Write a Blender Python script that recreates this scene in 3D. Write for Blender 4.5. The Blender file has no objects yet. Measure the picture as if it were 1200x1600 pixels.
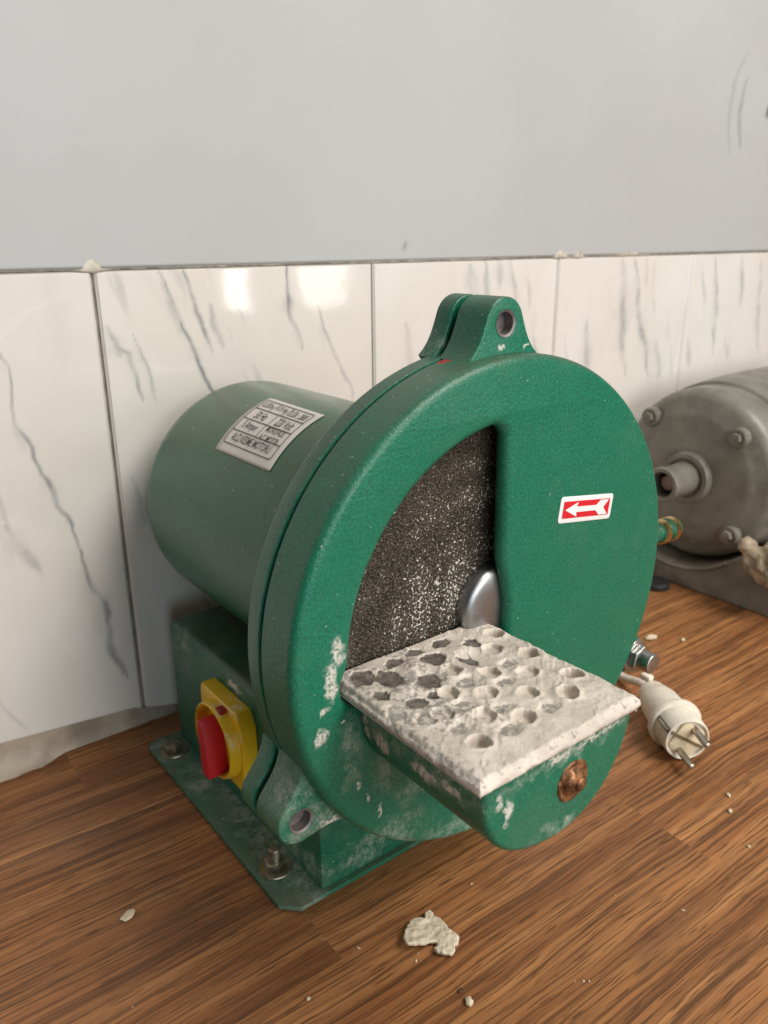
import bpy, bmesh, math, random
import numpy as np
from mathutils import Vector, Matrix, noise as mnoise
random.seed(7)
np.random.seed(7)
S = bpy.context.scene
COL = S.collection

# ------------------------------------------------------------------ camera
cam_d = bpy.data.cameras.new("camera")
cam = bpy.data.objects.new("camera", cam_d)
COL.objects.link(cam)
Rt = Vector((0.79235963, -0.61000295, -0.0079129))
Up = Vector((0.20228681, 0.25047803, 0.94675277))
Fw = Vector((0.57553998, 0.75176935, -0.32186423))
M = Matrix.Identity(4)
for i in range(3):
    M[i][0], M[i][1], M[i][2] = Rt[i], Up[i], -Fw[i]
M.translation = Vector((-0.3125598, -0.28937318, 0.42359415))
cam.matrix_world = M
cam_d.sensor_fit = 'VERTICAL'
cam_d.sensor_height = 36
cam_d.sensor_width = 27
cam_d.lens = 28.02
cam_d.clip_start = 0.01
cam_d.clip_end = 50
cam_d.dof.use_dof = True
cam_d.dof.focus_distance = 0.47
cam_d.dof.aperture_fstop = 11
S.camera = cam
S.render.resolution_x = 768
S.render.resolution_y = 1024

# ------------------------------------------------------------------ light and exposure
W = bpy.data.worlds.new("World")
S.world = W
W.use_nodes = True
W.node_tree.nodes['Background'].inputs[0].default_value = (1.0, 0.96, 0.91, 1)
W.node_tree.nodes['Background'].inputs[1].default_value = 0.085
S.view_settings.view_transform = 'Standard'
S.view_settings.look = 'None'
S.view_settings.exposure = 0.0
S.view_settings.gamma = 1.0


def area(name, loc, target, sx, sy, power, col):
    l = bpy.data.lights.new(name, 'AREA')
    l.shape = 'RECTANGLE'
    l.size, l.size_y = sx, sy
    l.energy = power
    l.color = col
    o = bpy.data.objects.new(name, l)
    COL.objects.link(o)
    o.location = loc
    d = Vector(target) - Vector(loc)
    o.rotation_euler = d.to_track_quat('-Z', 'Y').to_euler()
    return o


# two narrow window panes behind the camera to the right (their reflections sit in the top of the tiles)
area("window_light_narrow", (1.585, -2.6, 0.78), (1.3, 0.3, 0.78), 0.12, 1.30, 6, (1.0, 0.96, 0.90))
area("window_light_wide", (2.08, -2.6, 0.78), (1.8, 0.3, 0.78), 0.26, 1.30, 7, (1.0, 0.96, 0.90))
# the big high window that lights the bench from the right front, and a cooler doorway far to the left
area("window_light_high", (0.85, -1.55, 2.45), (0.1, 0.1, 0.15), 1.4, 1.4, 82, (1.0, 0.965, 0.91))
area("fill_light_low", (0.15, -2.45, 0.94), (0.0, 0.1, 0.1), 1.4, 1.0, 34, (1.0, 0.965, 0.91))  # added low front fill, unseen source; lifts the box front and wood
area("doorway_light", (-0.95, -2.1, 0.55), (-0.15, 0.3, 0.15), 0.45, 0.9, 9, (0.70, 0.89, 1.0))


# ------------------------------------------------------------------ helpers: objects
def tag(o, label=None, cat=None, group=None, kind=None):
    if label: o['label'] = label
    if cat: o['category'] = cat
    if group: o['group'] = group
    if kind: o['kind'] = kind
    return o


def thing(name, label, cat, loc=(0, 0, 0), group=None):
    o = bpy.data.objects.new(name, None)
    o.empty_display_size = 0.02
    COL.objects.link(o)
    o.location = loc
    return tag(o, label, cat, group)


def worldloc(o):
    v = Vector((0, 0, 0))
    while o is not None:
        v += o.location
        o = o.parent
    return v


def link(name, me, mat, parent=None, sharp=38):
    """mesh given in world coordinates -> one object under its parent"""
    me.name = name
    if mat:
        me.materials.clear()
        me.materials.append(mat)
    for p in me.polygons:
        p.use_smooth = True
    if sharp is not None:
        me.set_sharp_from_angle(angle=math.radians(sharp))
    o = bpy.data.objects.new(name, me)
    COL.objects.link(o)
    if parent is not None:
        me.transform(Matrix.Translation(-worldloc(parent)))
        o.parent = parent
    return o


def bm_mesh(bm):
    me = bpy.data.meshes.new("m")
    bmesh.ops.recalc_face_normals(bm, faces=bm.faces)
    bm.to_mesh(me)
    bm.free()
    return me


def join(*meshes):
    bm = bmesh.new()
    for me in meshes:
        bm.from_mesh(me)
        bpy.data.meshes.remove(me)
    me = bpy.data.meshes.new("m")
    bm.to_mesh(me)
    bm.free()
    return me


def circle(r, n=64, cx=0, cy=0, a0=0):
    return [(cx + r * math.cos(a0 + 2 * math.pi * i / n), cy + r * math.sin(a0 + 2 * math.pi * i / n)) for i in range(n)]


def prism(outline, holes, depth, bevel, mtx, res=2):
    """bevelled plate: 2D outline with holes, thickness along local z (centred)"""
    cu = bpy.data.curves.new("c", 'CURVE')
    cu.dimensions = '2D'
    cu.fill_mode = 'BOTH'
    cu.extrude = max(depth / 2 - bevel, 0)
    cu.bevel_depth = bevel
    cu.bevel_resolution = res
    cu.offset = -bevel
    for pts in [outline] + list(holes):
        sp = cu.splines.new('POLY')
        sp.points.add(len(pts) - 1)
        for p, q in zip(sp.points, pts):
            p.co = (q[0], q[1], 0, 1)
        sp.use_cyclic_u = True
    ob = bpy.data.objects.new("c", cu)
    me = bpy.data.meshes.new_from_object(ob)
    bpy.data.objects.remove(ob)
    bpy.data.curves.remove(cu)
    bm = bmesh.new()
    bm.from_mesh(me)
    bmesh.ops.remove_doubles(bm, verts=bm.verts, dist=1e-6)
    bmesh.ops.recalc_face_normals(bm, faces=bm.faces)
    bm.to_mesh(me)
    bm.free()
    me.transform(mtx)
    if mtx.determinant() < 0:
        me.flip_normals()
    return me


def XZ(y0):
    """local (x,y,z) -> world (x, y0 - z, y): outline drawn in the x-z plane, thickness along y"""
    return Matrix(((1, 0, 0, 0), (0, 0, -1, y0), (0, 1, 0, 0), (0, 0, 0, 1)))


def XY(z0):
    return Matrix.Translation((0, 0, z0))


def YZ(x0):
    """local (x,y,z) -> world (x0 + z, x, y)"""
    return Matrix(((0, 0, 1, x0), (1, 0, 0, 0), (0, 1, 0, 0), (0, 0, 0, 1)))


def lathe(profile, origin, axis, n=64):
    """profile: list of (radius, distance along axis)"""
    q = Vector(axis).normalized().to_track_quat('Z', 'Y').to_matrix()
    bm = bmesh.new()
    rings = []
    for r, t in profile:
        if r < 1e-7:
            rings.append([bm.verts.new(q @ Vector((0, 0, t)) + Vector(origin))])
        else:
            rings.append([bm.verts.new(q @ Vector((r * math.cos(2 * math.pi * i / n), r * math.sin(2 * math.pi * i / n), t)) + Vector(origin)) for i in range(n)])
    for a, b in zip(rings, rings[1:]):
        for i in range(n):
            j = (i + 1) % n
            if len(a) == 1 and len(b) == 1: continue
            if len(a) == 1: bm.faces.new((a[0], b[i], b[j]))
            elif len(b) == 1: bm.faces.new((a[i], a[j], b[0]))
            else: bm.faces.new((a[i], a[j], b[j], b[i]))
    return bm_mesh(bm)


def rnd(r, t0, t1, b, n=4, r_in=0):
    """profile of a solid cylinder with rounded ends"""
    pr = [(r_in, t0)]
    for i in range(n + 1):
        a = math.pi / 2 * i / n
        pr.append((r - b + b * math.sin(a), t0 + b - b * math.cos(a)))
    for i in range(n + 1):
        a = math.pi / 2 * i / n
        pr.append((r - b + b * math.cos(a), t1 - b + b * math.sin(a)))
    pr.append((r_in, t1))
    return pr


def tube(path, r, n=12):
    bm = bmesh.new()
    rings = []
    P = [Vector(p) for p in path]
    for k, p in enumerate(P):
        d = (P[min(k + 1, len(P) - 1)] - P[max(k - 1, 0)]).normalized()
        m = d.to_track_quat('Z', 'Y').to_matrix()
        rr = r[k] if isinstance(r, (list, tuple)) else r
        rings.append([bm.verts.new(p + m @ Vector((rr * math.cos(2 * math.pi * i / n), rr * math.sin(2 * math.pi * i / n), 0))) for i in range(n)])
    for a, b in zip(rings, rings[1:]):
        for i in range(n):
            bm.faces.new((a[i], a[(i + 1) % n], b[(i + 1) % n], b[i]))
    bm.faces.new(rings[0]); bm.faces.new(rings[-1])
    return bm_mesh(bm)


def rbox(x0, x1, y0, y1, z0, z1, b=0.002, seg=2):
    bm = bmesh.new()
    bmesh.ops.create_cube(bm, size=1)
    for v in bm.verts:
        v.co = Vector(((x0 + x1) / 2 + v.co.x * (x1 - x0), (y0 + y1) / 2 + v.co.y * (y1 - y0), (z0 + z1) / 2 + v.co.z * (z1 - z0)))
    if b > 0:
        bmesh.ops.bevel(bm, geom=bm.edges[:], offset=b, segments=seg, affect='EDGES', profile=0.5)
    return bm_mesh(bm)


def remeshed(me, voxel, amp, freq, seed=0):
    """voxel remesh + noise along the normal: crumbly plaster and cast lumps"""
    ob = bpy.data.objects.new("t", me)
    COL.objects.link(ob)
    m = ob.modifiers.new("r", 'REMESH')
    m.mode = 'VOXEL'
    m.voxel_size = voxel
    dg = bpy.context.evaluated_depsgraph_get()
    out = bpy.data.meshes.new_from_object(ob.evaluated_get(dg))
    bpy.data.objects.remove(ob)
    nn = [v.normal.copy() for v in out.vertices]
    for v, n in zip(out.vertices, nn):
        p = v.co * freq + Vector((seed, seed * 1.7, 0))
        v.co += n * amp * (mnoise.noise(p) + 0.5 * mnoise.noise(p * 2.3))
    return out


def fbm(x, y, f, seed=0, octv=3):
    """vector value noise on arrays"""
    out = np.zeros_like(x)
    a = 1.0
    for o in range(octv):
        rng = np.random.RandomState(seed * 17 + o)
        G = rng.rand(256, 256)
        u, v = x * f, y * f
        iu, iv = np.floor(u).astype(int), np.floor(v).astype(int)
        fu, fv = u - iu, v - iv
        fu, fv = fu * fu * (3 - 2 * fu), fv * fv * (3 - 2 * fv)
        g = lambda i, j: G[i % 256, j % 256]
        out += a * ((g(iu, iv) * (1 - fu) + g(iu + 1, iv) * fu) * (1 - fv) + (g(iu, iv + 1) * (1 - fu) + g(iu + 1, iv + 1) * fu) * fv - 0.5)
        a *= 0.5
        f *= 2.1
    return out


def sstep(a, b, x):
    t = np.clip((x - a) / (b - a), 0, 1)
    return t * t * (3 - 2 * t)


def grid_mesh(P, attr=None):
    """P: (n,m,3) array of points -> mesh; attr: dict name -> (n,m) float"""
    n, m = P.shape[:2]
    idx = np.arange(n * m).reshape(n, m)
    f = np.stack([idx[:-1, :-1], idx[1:, :-1], idx[1:, 1:], idx[:-1, 1:]], -1).reshape(-1, 4)
    me = bpy.data.meshes.new("g")
    me.from_pydata(P.reshape(-1, 3).tolist(), [], f.tolist())
    for k, v in (attr or {}).items():
        a = me.attributes.new(k, 'FLOAT', 'POINT')
        a.data.foreach_set('value', v.reshape(-1).astype(np.float32))
    return me


# ------------------------------------------------------------------ helpers: materials
class MB:
    def __init__(s, name):
        s.m = bpy.data.materials.new(name)
        s.m.use_nodes = True
        s.t = s.m.node_tree
        s.b = s.t.nodes['Principled BSDF']
        s._co = None

    def n(s, typ, ins=None, **kw):
        nd = s.t.nodes.new(typ)
        for k, v in kw.items(): setattr(nd, k, v)
        for k, v in (ins or {}).items():
            if hasattr(v, 'is_linked') or isinstance(v, bpy.types.NodeSocket): s.t.links.new(v, nd.inputs[k])
            else: nd.inputs[k].default_value = v
        return nd

    def set(s, **kw):
        for k, v in kw.items():
            k = {'color': 'Base Color', 'rough': 'Roughness', 'metal': 'Metallic', 'normal': 'Normal', 'spec': 'Specular IOR Level', 'coat': 'Coat Weight', 'coatr': 'Coat Roughness'}[k]
            if isinstance(v, bpy.types.NodeSocket): s.t.links.new(v, s.b.inputs[k])
            else: s.b.inputs[k].default_value = v
        return s.m

    @property
    def co(s):
        if s._co is None: s._co = s.n('ShaderNodeTexCoord').outputs['Object']
        return s._co

    def scaled(s, v, sc):
        return s.n('ShaderNodeVectorMath', {0: v, 1: sc}, operation='MULTIPLY').outputs[0]

    def noise(s, scale, detail=2, rough=0.5, vec=None, dist=0.0):
        return s.n('ShaderNodeTexNoise', {'Vector': vec or s.co, 'Scale': scale, 'Detail': detail, 'Roughness': rough, 'Distortion': dist}).outputs['Fac']

    def ramp(s, fac, stops, interp='LINEAR'):
        nd = s.n('ShaderNodeValToRGB', {'Fac': fac})
        cr = nd.color_ramp
        cr.interpolation = interp
        while len(cr.elements) < len(stops): cr.elements.new(0.5)
        for e, (p, c) in zip(cr.elements, stops):
            e.position = p
            e.color = (c, c, c, 1) if isinstance(c, (int, float)) else (*c, 1)
        return nd.outputs['Color']

    def rng(s, v, a, b, c=0.0, d=1.0, smooth=True):
        return s.n('ShaderNodeMapRange', {'Value': v, 'From Min': a, 'From Max': b, 'To Min': c, 'To Max': d}, interpolation_type='SMOOTHSTEP' if smooth else 'LINEAR').outputs[0]

    def math(s, op, a, b=0.0, clamp=False):
        return s.n('ShaderNodeMath', {0: a, 1: b}, operation=op, use_clamp=clamp).outputs[0]

    def mix(s, f, a, b, blend='MIX'):
        nd = s.n('ShaderNodeMix', data_type='RGBA', blend_type=blend)
        for i, v in ((0, f), (6, a), (7, b)):
            if isinstance(v, bpy.types.NodeSocket): s.t.links.new(v, nd.inputs[i])
            elif i == 0: nd.inputs[0].default_value = v
            else: nd.inputs[i].default_value = (*v, 1)
        return nd.outputs[2]

    def bump(s, h, strength, dist, normal=None):
        ins = {'Height': h, 'Strength': strength, 'Distance': dist}
        if normal is not None: ins['Normal'] = normal
        return s.n('ShaderNodeBump', ins).outputs[0]

    def splats(s, lst, wob=0.006, scale=190, edge=0.45):
        """mask of plaster splashes: list of ((x,y,z),(rx,ry,rz)); ragged by noise"""
        nz = s.n('ShaderNodeTexNoise', {'Vector': s.co, 'Scale': scale, 'Detail': 3.0}).outputs['Color']
        off = s.scaled(s.n('ShaderNodeVectorMath', {0: nz, 1: (0.5, 0.5, 0.5)}, operation='SUBTRACT').outputs[0], (wob * 2,) * 3)
        P = s.n('ShaderNodeVectorMath', {0: s.co, 1: off}, operation='ADD').outputs[0]
        acc = None
        for c, r in lst:
            d = s.n('ShaderNodeVectorMath', {0: P, 1: c}, operation='SUBTRACT').outputs[0]
            d = s.n('ShaderNodeVectorMath', {0: d, 1: r}, operation='DIVIDE').outputs[0]
            L = s.n('ShaderNodeVectorMath', {0: d}, operation='LENGTH').outputs['Value']
            acc = L if acc is None else s.math('MINIMUM', acc, L)
        return s.rng(acc, 1.0 + edge, 1.0 - edge)


def simple(name, col, rough=0.5, metal=0.0, bump=None, var=0.0, vscale=60, spec=0.5):
    b = MB(name)
    c = col
    if var:
        c = b.mix(b.rng(b.noise(vscale, 4), 0.3, 0.7), tuple(x * (1 - var) for x in col), tuple(min(1, x * (1 + var)) for x in col))
    b.set(color=c if not isinstance(c, tuple) else (*c, 1), rough=rough, metal=metal, spec=spec)
    if bump: b.set(normal=b.bump(b.noise(bump[0], 3), bump[1], bump[2]))
    return b.m


PLASTER = (0.62, 0.58, 0.51)
GREEN = (0.007, 0.136, 0.080)


def green_paint(name, splash=(), dust=0.15, hammered=1.0, red=None, thin=(), base=GREEN, rough=0.36):
    b = MB(name)
    h1 = b.noise(640, 2, 0.5, dist=0.5)
    h2 = b.noise(60, 3, 0.5)
    c = b.mix(b.rng(h1, 0.35, 0.68), tuple(x * 0.82 for x in base), tuple(x * 1.22 for x in base))
    c = b.mix(b.math('MULTIPLY', b.rng(h2, 0.35, 0.75), 0.35), c, (0.016, 0.165, 0.085))
    # thin grey dust, more of it where a broad noise says so
    dm = b.math('MULTIPLY', b.rng(b.noise(22, 5, 0.65), 0.48, 0.75), dust)
    c = b.mix(dm, c, (0.26, 0.24, 0.19))
    nz_ = b.n('ShaderNodeSeparateXYZ', {0: b.n('ShaderNodeNewGeometry').outputs['Normal']}).outputs[2]
    gd = b.math('MULTIPLY', b.rng(nz_, 0.15, 0.95), b.rng(b.noise(35, 5, 0.65), 0.30, 0.62, 0.20, 0.50))
    c = b.mix(gd, c, (0.085, 0.070, 0.042))
    # scuffs: fine scratches running every way
    scr = b.rng(b.noise(1.0, 3, 0.6, vec=b.scaled(b.co, (60, 60, 520)), dist=0.8), 0.66, 0.74)
    c = b.mix(b.math('MULTIPLY', b.math('MULTIPLY', scr, b.rng(b.noise(18, 3), 0.5, 0.65)), 0.35), c, (0.10, 0.16, 0.12))
    # pin-point plaster specks
    sp = b.rng(b.noise(430, 1, 0.4), 0.765, 0.80)
    c = b.mix(b.math('MULTIPLY', sp, 0.7), c, PLASTER)
    rg = b.math('ADD', rough, b.math('MULTIPLY', dm, 0.6))
    hgt = b.math('MULTIPLY', h1, hammered)
    if thin:
        tm = b.splats(thin, 0.012, 120, 0.6)
        tm = b.math('MULTIPLY', tm, b.math('ADD', b.math('MULTIPLY', b.rng(b.noise(300, 6, 0.8, dist=1.5), 0.46, 0.68), 0.42), b.math('MULTIPLY', b.rng(b.noise(80, 5, 0.7), 0.42, 0.62), 0.26)))
        c = b.mix(tm, c, (0.50, 0.50, 0.44))
        rg = b.math('ADD', rg, b.math('MULTIPLY', tm, 0.4), True)
    if splash:
        sm = b.splats(splash)
        sm = b.math('MULTIPLY', sm, b.rng(b.noise(380, 5, 0.7), 0.36, 0.54, 0.06, 0.95))
        c = b.mix(sm, c, PLASTER)
        rg = b.math('ADD', rg, b.math('MULTIPLY', sm, 0.5), True)
        hgt = b.math('ADD', hgt, b.math('MULTIPLY', sm, 1.2))
    if red:
        c = b.mix(b.splats(red, 0.002, 200, 0.12), c, (0.30, 0.03, 0.02))
    b.set(color=c, rough=rg, spec=0.42, normal=b.bump(hgt, 0.42, 0.0008))
    return b.m


H = 0.2197      # height of the disc axis
m_cover = green_paint('green_hammered_cover', splash=[
    ((-0.1200, 0, 0.2330), (0.0035, .02, 0.0075)), ((-0.1245, 0, 0.2180), (0.0032, .02, 0.0100)),
    ((-0.1290, 0, 0.2030), (0.0022, .02, 0.0025)), ((-0.1310, 0, 0.1890), (0.0035, .02, 0.0045)),
    ((-0.1180, 0, 0.1930), (0.0010, .02, 0.0010)), ((-0.095, 0, 0.128), (0.0016, .02, 0.0035)),
    ((-0.103, 0, 0.1400), (0.0015, .02, 0.0020)), ((-0.109, 0, 0.1510), (0.0018, .02, 0.0018)),
    ((-0.1160, 0, 0.2080), (0.0022, .02, 0.0018))],
    thin=[((-0.088, 0, 0.150), (0.010, .02, 0.012)), ((-0.070, 0, 0.135), (0.012, .02, 0.010)), ((-0.113, 0, 0.175), (0.006, .02, 0.02)), ((-0.085, 0.0, 0.105), (0.02, .02, 0.012)), ((-0.035, 0.0, 0.085), (0.03, .02, 0.01)), ((-0.006, 0.003, 0.225), (0.002, .01, 0.012))],
    red=[((-0.0285, 0.0265, 0.3640), (0.0065, 0.0042, 0.006))], dust=0.07)
m_rear = green_paint('green_painted_housing', base=(0.006, 0.115, 0.068), dust=0.10, thin=[((0, .045, 0.368), (0.03, .01, 0.008))])
m_ear = green_paint('green_painted_ear', splash=[((-0.004, .012, 0.3697), (0.0022, .02, 0.0014)), ((0.0155, .012, 0.3695), (0.0012, .02, 0.0012))], dust=0.06)
m_ear_dirty = green_paint('green_ear_with_plaster', thin=[((-0.1392, .0108, 0.1275), (0.011, .004, 0.0035)), ((-0.1285, .0108, 0.137), (0.0035, .004, 0.010)), ((-0.122, .010, 0.131), (0.014, .008, 0.012)), ((-0.140, .022, 0.150), (0.016, .016, 0.012)), ((-0.138, .010, 0.126), (0.012, .006, 0.004))],
                          splash=[((-0.1215, .010, 0.126), (0.006, .003, 0.004)), ((-0.1330, .0115, 0.1200), (0.006, .004, 0.0012))], dust=0.4)
m_barrel = green_paint('green_motor_barrel', dust=0.08, hammered=0.15, base=(0.008, 0.105, 0.056), rough=0.28, splash=[((-0.0905, 0.115, 0.236), (0.002, .0012, 0.0016)), ((-0.0925, 0.09, 0.215), (0.002, .0009, 0.0010))])
m_box = green_paint('green_base_box', dust=0.30, hammered=0.2, base=(0.008, 0.098, 0.058), splash=[((-0.085, 0.195, 0.109), (0.004, .010, 0.003)), ((-0.085, 0.240, 0.03), (0.003, .006, 0.004))],
                    thin=[((-0.085, 0.12, 0.015), (0.01, .05, 0.012)), ((-0.05, 0.0805, 0.018), (0.02, .01, 0.010)), ((-0.085, 0.29, 0.10), (0.01, .02, 0.02))])
m_plate = green_paint('green_base_plate', dust=0.55, hammered=0.2, base=(0.011, 0.105, 0.060),
                      thin=[((-0.098, 0.24, 0.005), (0.012, .02, 0.01)), ((-0.09, 0.14, 0.005), (0.012, .07, 0.01)), ((-0.103, 0.30, 0.005), (0.015, .02, 0.01)), ((-0.09, 0.19, 0.005), (0.008, .03, 0.01))])
m_bracket = green_paint('green_table_bracket', dust=0.10, splash=[
    ((-0.107, -0.016, 0.184), (0.02, .005, 0.006)), ((-0.107, -0.050, 0.186), (0.02, .009, 0.004)), ((-0.107, -0.068, 0.189), (0.02, .005, 0.003)),
    ((-0.107, -0.004, 0.190), (0.02, .003, 0.008)), ((-0.092, -0.0905, 0.1830), (0.0025, .004, 0.006)), ((-0.099, -0.0905, 0.1905), (0.002, .004, 0.004)), ((-0.093, -0.0905, 0.178), (0.002, .004, 0.002)),
    ((-0.06, -0.0905, 0.1975), (0.010, .004, 0.002)), ((-0.030, -0.0905, 0.198), (0.016, .004, 0.0018))],
    thin=[((-0.107, -0.06, 0.193), (0.02, .03, 0.008)), ((-0.107, -0.02, 0.192), (0.02, .02, 0.012)), ((-0.05, -0.0905, 0.155), (0.02, .01, 0.004)), ((-0.06, -0.0905, 0.196), (0.04, .01, 0.003))])


def metal(name, col, rough, brushed=0.0, dirt=0.0, dirtcol=(0.1, 0.07, 0.04)):
    b = MB(name)
    c = b.mix(b.rng(b.noise(90, 4), 0.3, 0.7), tuple(x * .75 for x in col), col)
    if dirt:
        c = b.mix(b.math('MULTIPLY', b.rng(b.noise(160, 4, 0.6), 0.35, 0.6), dirt), c, dirtcol)
    b.set(color=c, metal=1.0 if dirt < 0.5 else 0.6, rough=b.rng(b.noise(200, 3), 0.3, 0.7, rough * .8, rough * 1.3))
    return b.m


m_steel = metal('bare_steel', (0.42, 0.43, 0.44), 0.34)
m_bore = simple('dull_bored_metal', (0.20, 0.175, 0.17), 0.5, 0.3, var=0.25, vscale=150)
m_zinc = metal('zinc_plated_steel', (0.55, 0.55, 0.52), 0.35, dirt=0.2, dirtcol=(0.3, 0.28, 0.24))
m_stud = metal('dirty_plated_stud', (0.45, 0.42, 0.34), 0.4, dirt=0.4, dirtcol=(0.16, 0.13, 0.08))
m_brass = metal('brass', (0.75, 0.52, 0.20), 0.28)
m_rust = metal('rusted_copper_brown', (0.46, 0.22, 0.10), 0.42, dirt=0.9, dirtcol=(0.085, 0.036, 0.016))


def hub_mat():
    b = MB('turned_steel_hub')
    # turning rings about the axis (object y), fine relief
    sx = b.n('ShaderNodeSeparateXYZ', {0: b.co})
    dx, dz = b.math('SUBTRACT', sx.outputs[0], 0.0), b.math('SUBTRACT', sx.outputs[2], H)
    r = b.math('SQRT', b.math('ADD', b.math('MULTIPLY', dx, dx), b.math('MULTIPLY', dz, dz)))
    v = b.n('ShaderNodeCombineXYZ', {0: b.math('MULTIPLY', r, 2200.0)}).outputs[0]
    nz = b.noise(1.0, 3, 0.6, vec=v)
    c = b.mix(nz, (0.22, 0.22, 0.23), (0.50, 0.50, 0.51))
    b.set(color=c, metal=1.0, rough=b.rng(nz, 0.2, 0.8, 0.28, 0.45), normal=b.bump(nz, 0.3, 0.0003))
    return b.m


def disc_mat():
    b = MB('dark_abrasive_grit')
    g = b.noise(620, 2, 0.6)
    g2 = b.n('ShaderNodeTexVoronoi', {'Vector': b.co, 'Scale': 760.0}).outputs['Distance']
    sx = b.n('ShaderNodeSeparateXYZ', {0: b.co})
    dx, dz = sx.outputs[0], b.math('SUBTRACT', sx.outputs[2], H)
    r = b.math('SQRT', b.math('ADD', b.math('MULTIPLY', dx, dx), b.math('MULTIPLY', dz, dz)))
    # plaster packed into the grit in soft rings
    rv = b.n('ShaderNodeCombineXYZ', {0: b.math('MULTIPLY', r, 48.0), 1: b.math('MULTIPLY', dx, 26.0), 2: b.math('MULTIPLY', dz, 26.0)}).outputs[0]
    ring = b.rng(b.noise(1.0, 3, 0.55, vec=rv), 0.40, 0.70)
    inner = b.rng(r, 0.115, 0.045, 0.0, 1.0)
    den = b.math('ADD', b.math('MULTIPLY', ring, 0.095), b.math('MULTIPLY', inner, 0.085))
    thr = b.math('SUBTRACT', 0.715, den)
    sp = b.rng(b.math('SUBTRACT', b.noise(560, 2, 0.65), thr), 0.0, 0.035)
    c = b.mix(b.rng(g, 0.35, 0.7), (0.014, 0.010, 0.007), (0.075, 0.056, 0.040))
    c = b.mix(b.rng(b.noise(900, 1), 0.60, 0.70), c, (0.19, 0.15, 0.105))
    c = b.mix(b.math('MULTIPLY', ring, 0.20), c, (0.20, 0.165, 0.125))
    c = b.mix(sp, c, (0.66, 0.62, 0.55))
    big = b.splats([((-0.095, .018, 0.262), (0.0016, .01, 0.0028)), ((-0.084, .018, 0.276), (0.001, .01, 0.001)), ((-0.04, .018, 0.243), (0.0012, .01, 0.002))], 0.003, 300)
    c = b.mix(big, c, PLASTER)
    hgt = b.math('ADD', g, b.math('MULTIPLY', g2, 0.8))
    b.set(color=c, rough=0.8, spec=0.35, normal=b.bump(hgt, 1.0, 0.0016))
    return b.m


def plaster_mat(name, bare=False):
    b = MB(name)
    n1 = b.noise(70, 5, 0.6)
    n2 = b.noise(340, 4, 0.6)
    c = b.mix(b.rng(n1, 0.3, 0.7), (0.50, 0.435, 0.365), (0.69, 0.61, 0.53))
    c = b.mix(b.math('MULTIPLY', b.rng(n2, 0.56, 0.72), 0.30), c, (0.30, 0.28, 0.24))
    rough = 0.72
    if bare:
        at = b.n('ShaderNodeAttribute', attribute_name='bare').outputs['Fac']
        ed = b.n('ShaderNodeAttribute', attribute_name='grime').outputs['Fac']
        c = b.mix(b.math('MULTIPLY', b.rng(b.math('ADD', ed, b.math('MULTIPLY', b.math('SUBTRACT', b.noise(300, 4, .65), 0.5), 1.6)), 0.42, 0.62), 0.75), c, (0.20, 0.19, 0.17))
        mk = b.rng(b.math('ADD', at, b.math('MULTIPLY', b.math('SUBTRACT', b.noise(420, 4, .65), 0.5), 0.7)), 0.38, 0.66)
        c = b.mix(mk, c, b.mix(b.rng(b.noise(200, 3), .3, .7), (0.090, 0.074, 0.060), (0.20, 0.175, 0.15)))
        rough = b.rng(mk, 0, 1, 0.55, 0.42)
    b.set(color=c, rough=rough, spec=0.4, normal=b.bump(b.math('ADD', n2, b.math('MULTIPLY', b.noise(900, 2), 0.5)), 0.35, 0.0010))
    return b.m


m_plaster = plaster_mat('dried_plaster')
m_table = plaster_mat('plaster_coated_metal', True)
m_crust = simple('tan_crusty_plaster', (0.34, 0.27, 0.19), 0.85, bump=(160, 0.8, 0.003), var=0.45, vscale=60)
m_cream = simple('cream_plastic', (0.72, 0.66, 0.55), 0.42, var=0.08, vscale=90)
m_cream_in = simple('yellowed_plastic', (0.66, 0.56, 0.38), 0.45, var=0.12, vscale=120)
m_pin = metal('dull_pin_metal', (0.50, 0.46, 0.40), 0.35)
m_dark = simple('black_rubber', (0.012, 0.013, 0.012), 0.6)
m_yellow = MB('yellow_plastic')
_y = m_yellow
_sm = _y.splats([((-0.099, 0.180, 0.1045), (0.012, .016, .006)), ((-0.104, 0.166, 0.090), (0.005, .006, .008))], 0.012, 130, 0.5)
_y.set(color=_y.mix(_y.math('MULTIPLY', _sm, _y.rng(_y.noise(200, 3), .4, .65)), _y.mix(_y.noise(50, 3), (0.78, 0.50, 0.015), (0.70, 0.42, 0.01)), (0.72, 0.62, 0.42)), rough=0.35)
m_yellow = _y.m
m_red = MB('red_plastic')
_r = m_red
_sm = _r.splats([((-0.128, 0.205, 0.060), (0.004, .004, .004)), ((-0.126, 0.19, 0.054), (0.004, .003, .003))], 0.006, 250)
_r.set(color=_r.mix(_r.math('MULTIPLY', _sm, 0.7), (0.50, 0.010, 0.018), (0.8, 0.55, 0.45)), rough=0.36)
m_red = _r.m
m_redin = simple('deep_red_plastic', (0.30, 0.008, 0.010), 0.4)


def greymotor_mat():
    b = MB('grey_motor_paint')
    c = b.mix(b.rng(b.noise(26, 5, 0.6), 0.3, 0.7), (0.140, 0.130, 0.106), (0.215, 0.200, 0.165))
    c = b.mix(b.math('MULTIPLY', b.rng(b.noise(55, 5, 0.7), 0.55, 0.72), 0.6), c, (0.24, 0.215, 0.17))
    b.set(color=c, rough=b.rng(b.noise(40, 3), .3, .7, .32, .5), spec=0.5, normal=b.bump(b.noise(120, 3), 0.25, 0.002))
    return b.m


m_gm = greymotor_mat()
m_gmb = simple('grey_cast_base', (0.175, 0.150, 0.120), 0.6, bump=(110, 0.4, 0.002), var=0.25, vscale=30)

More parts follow.
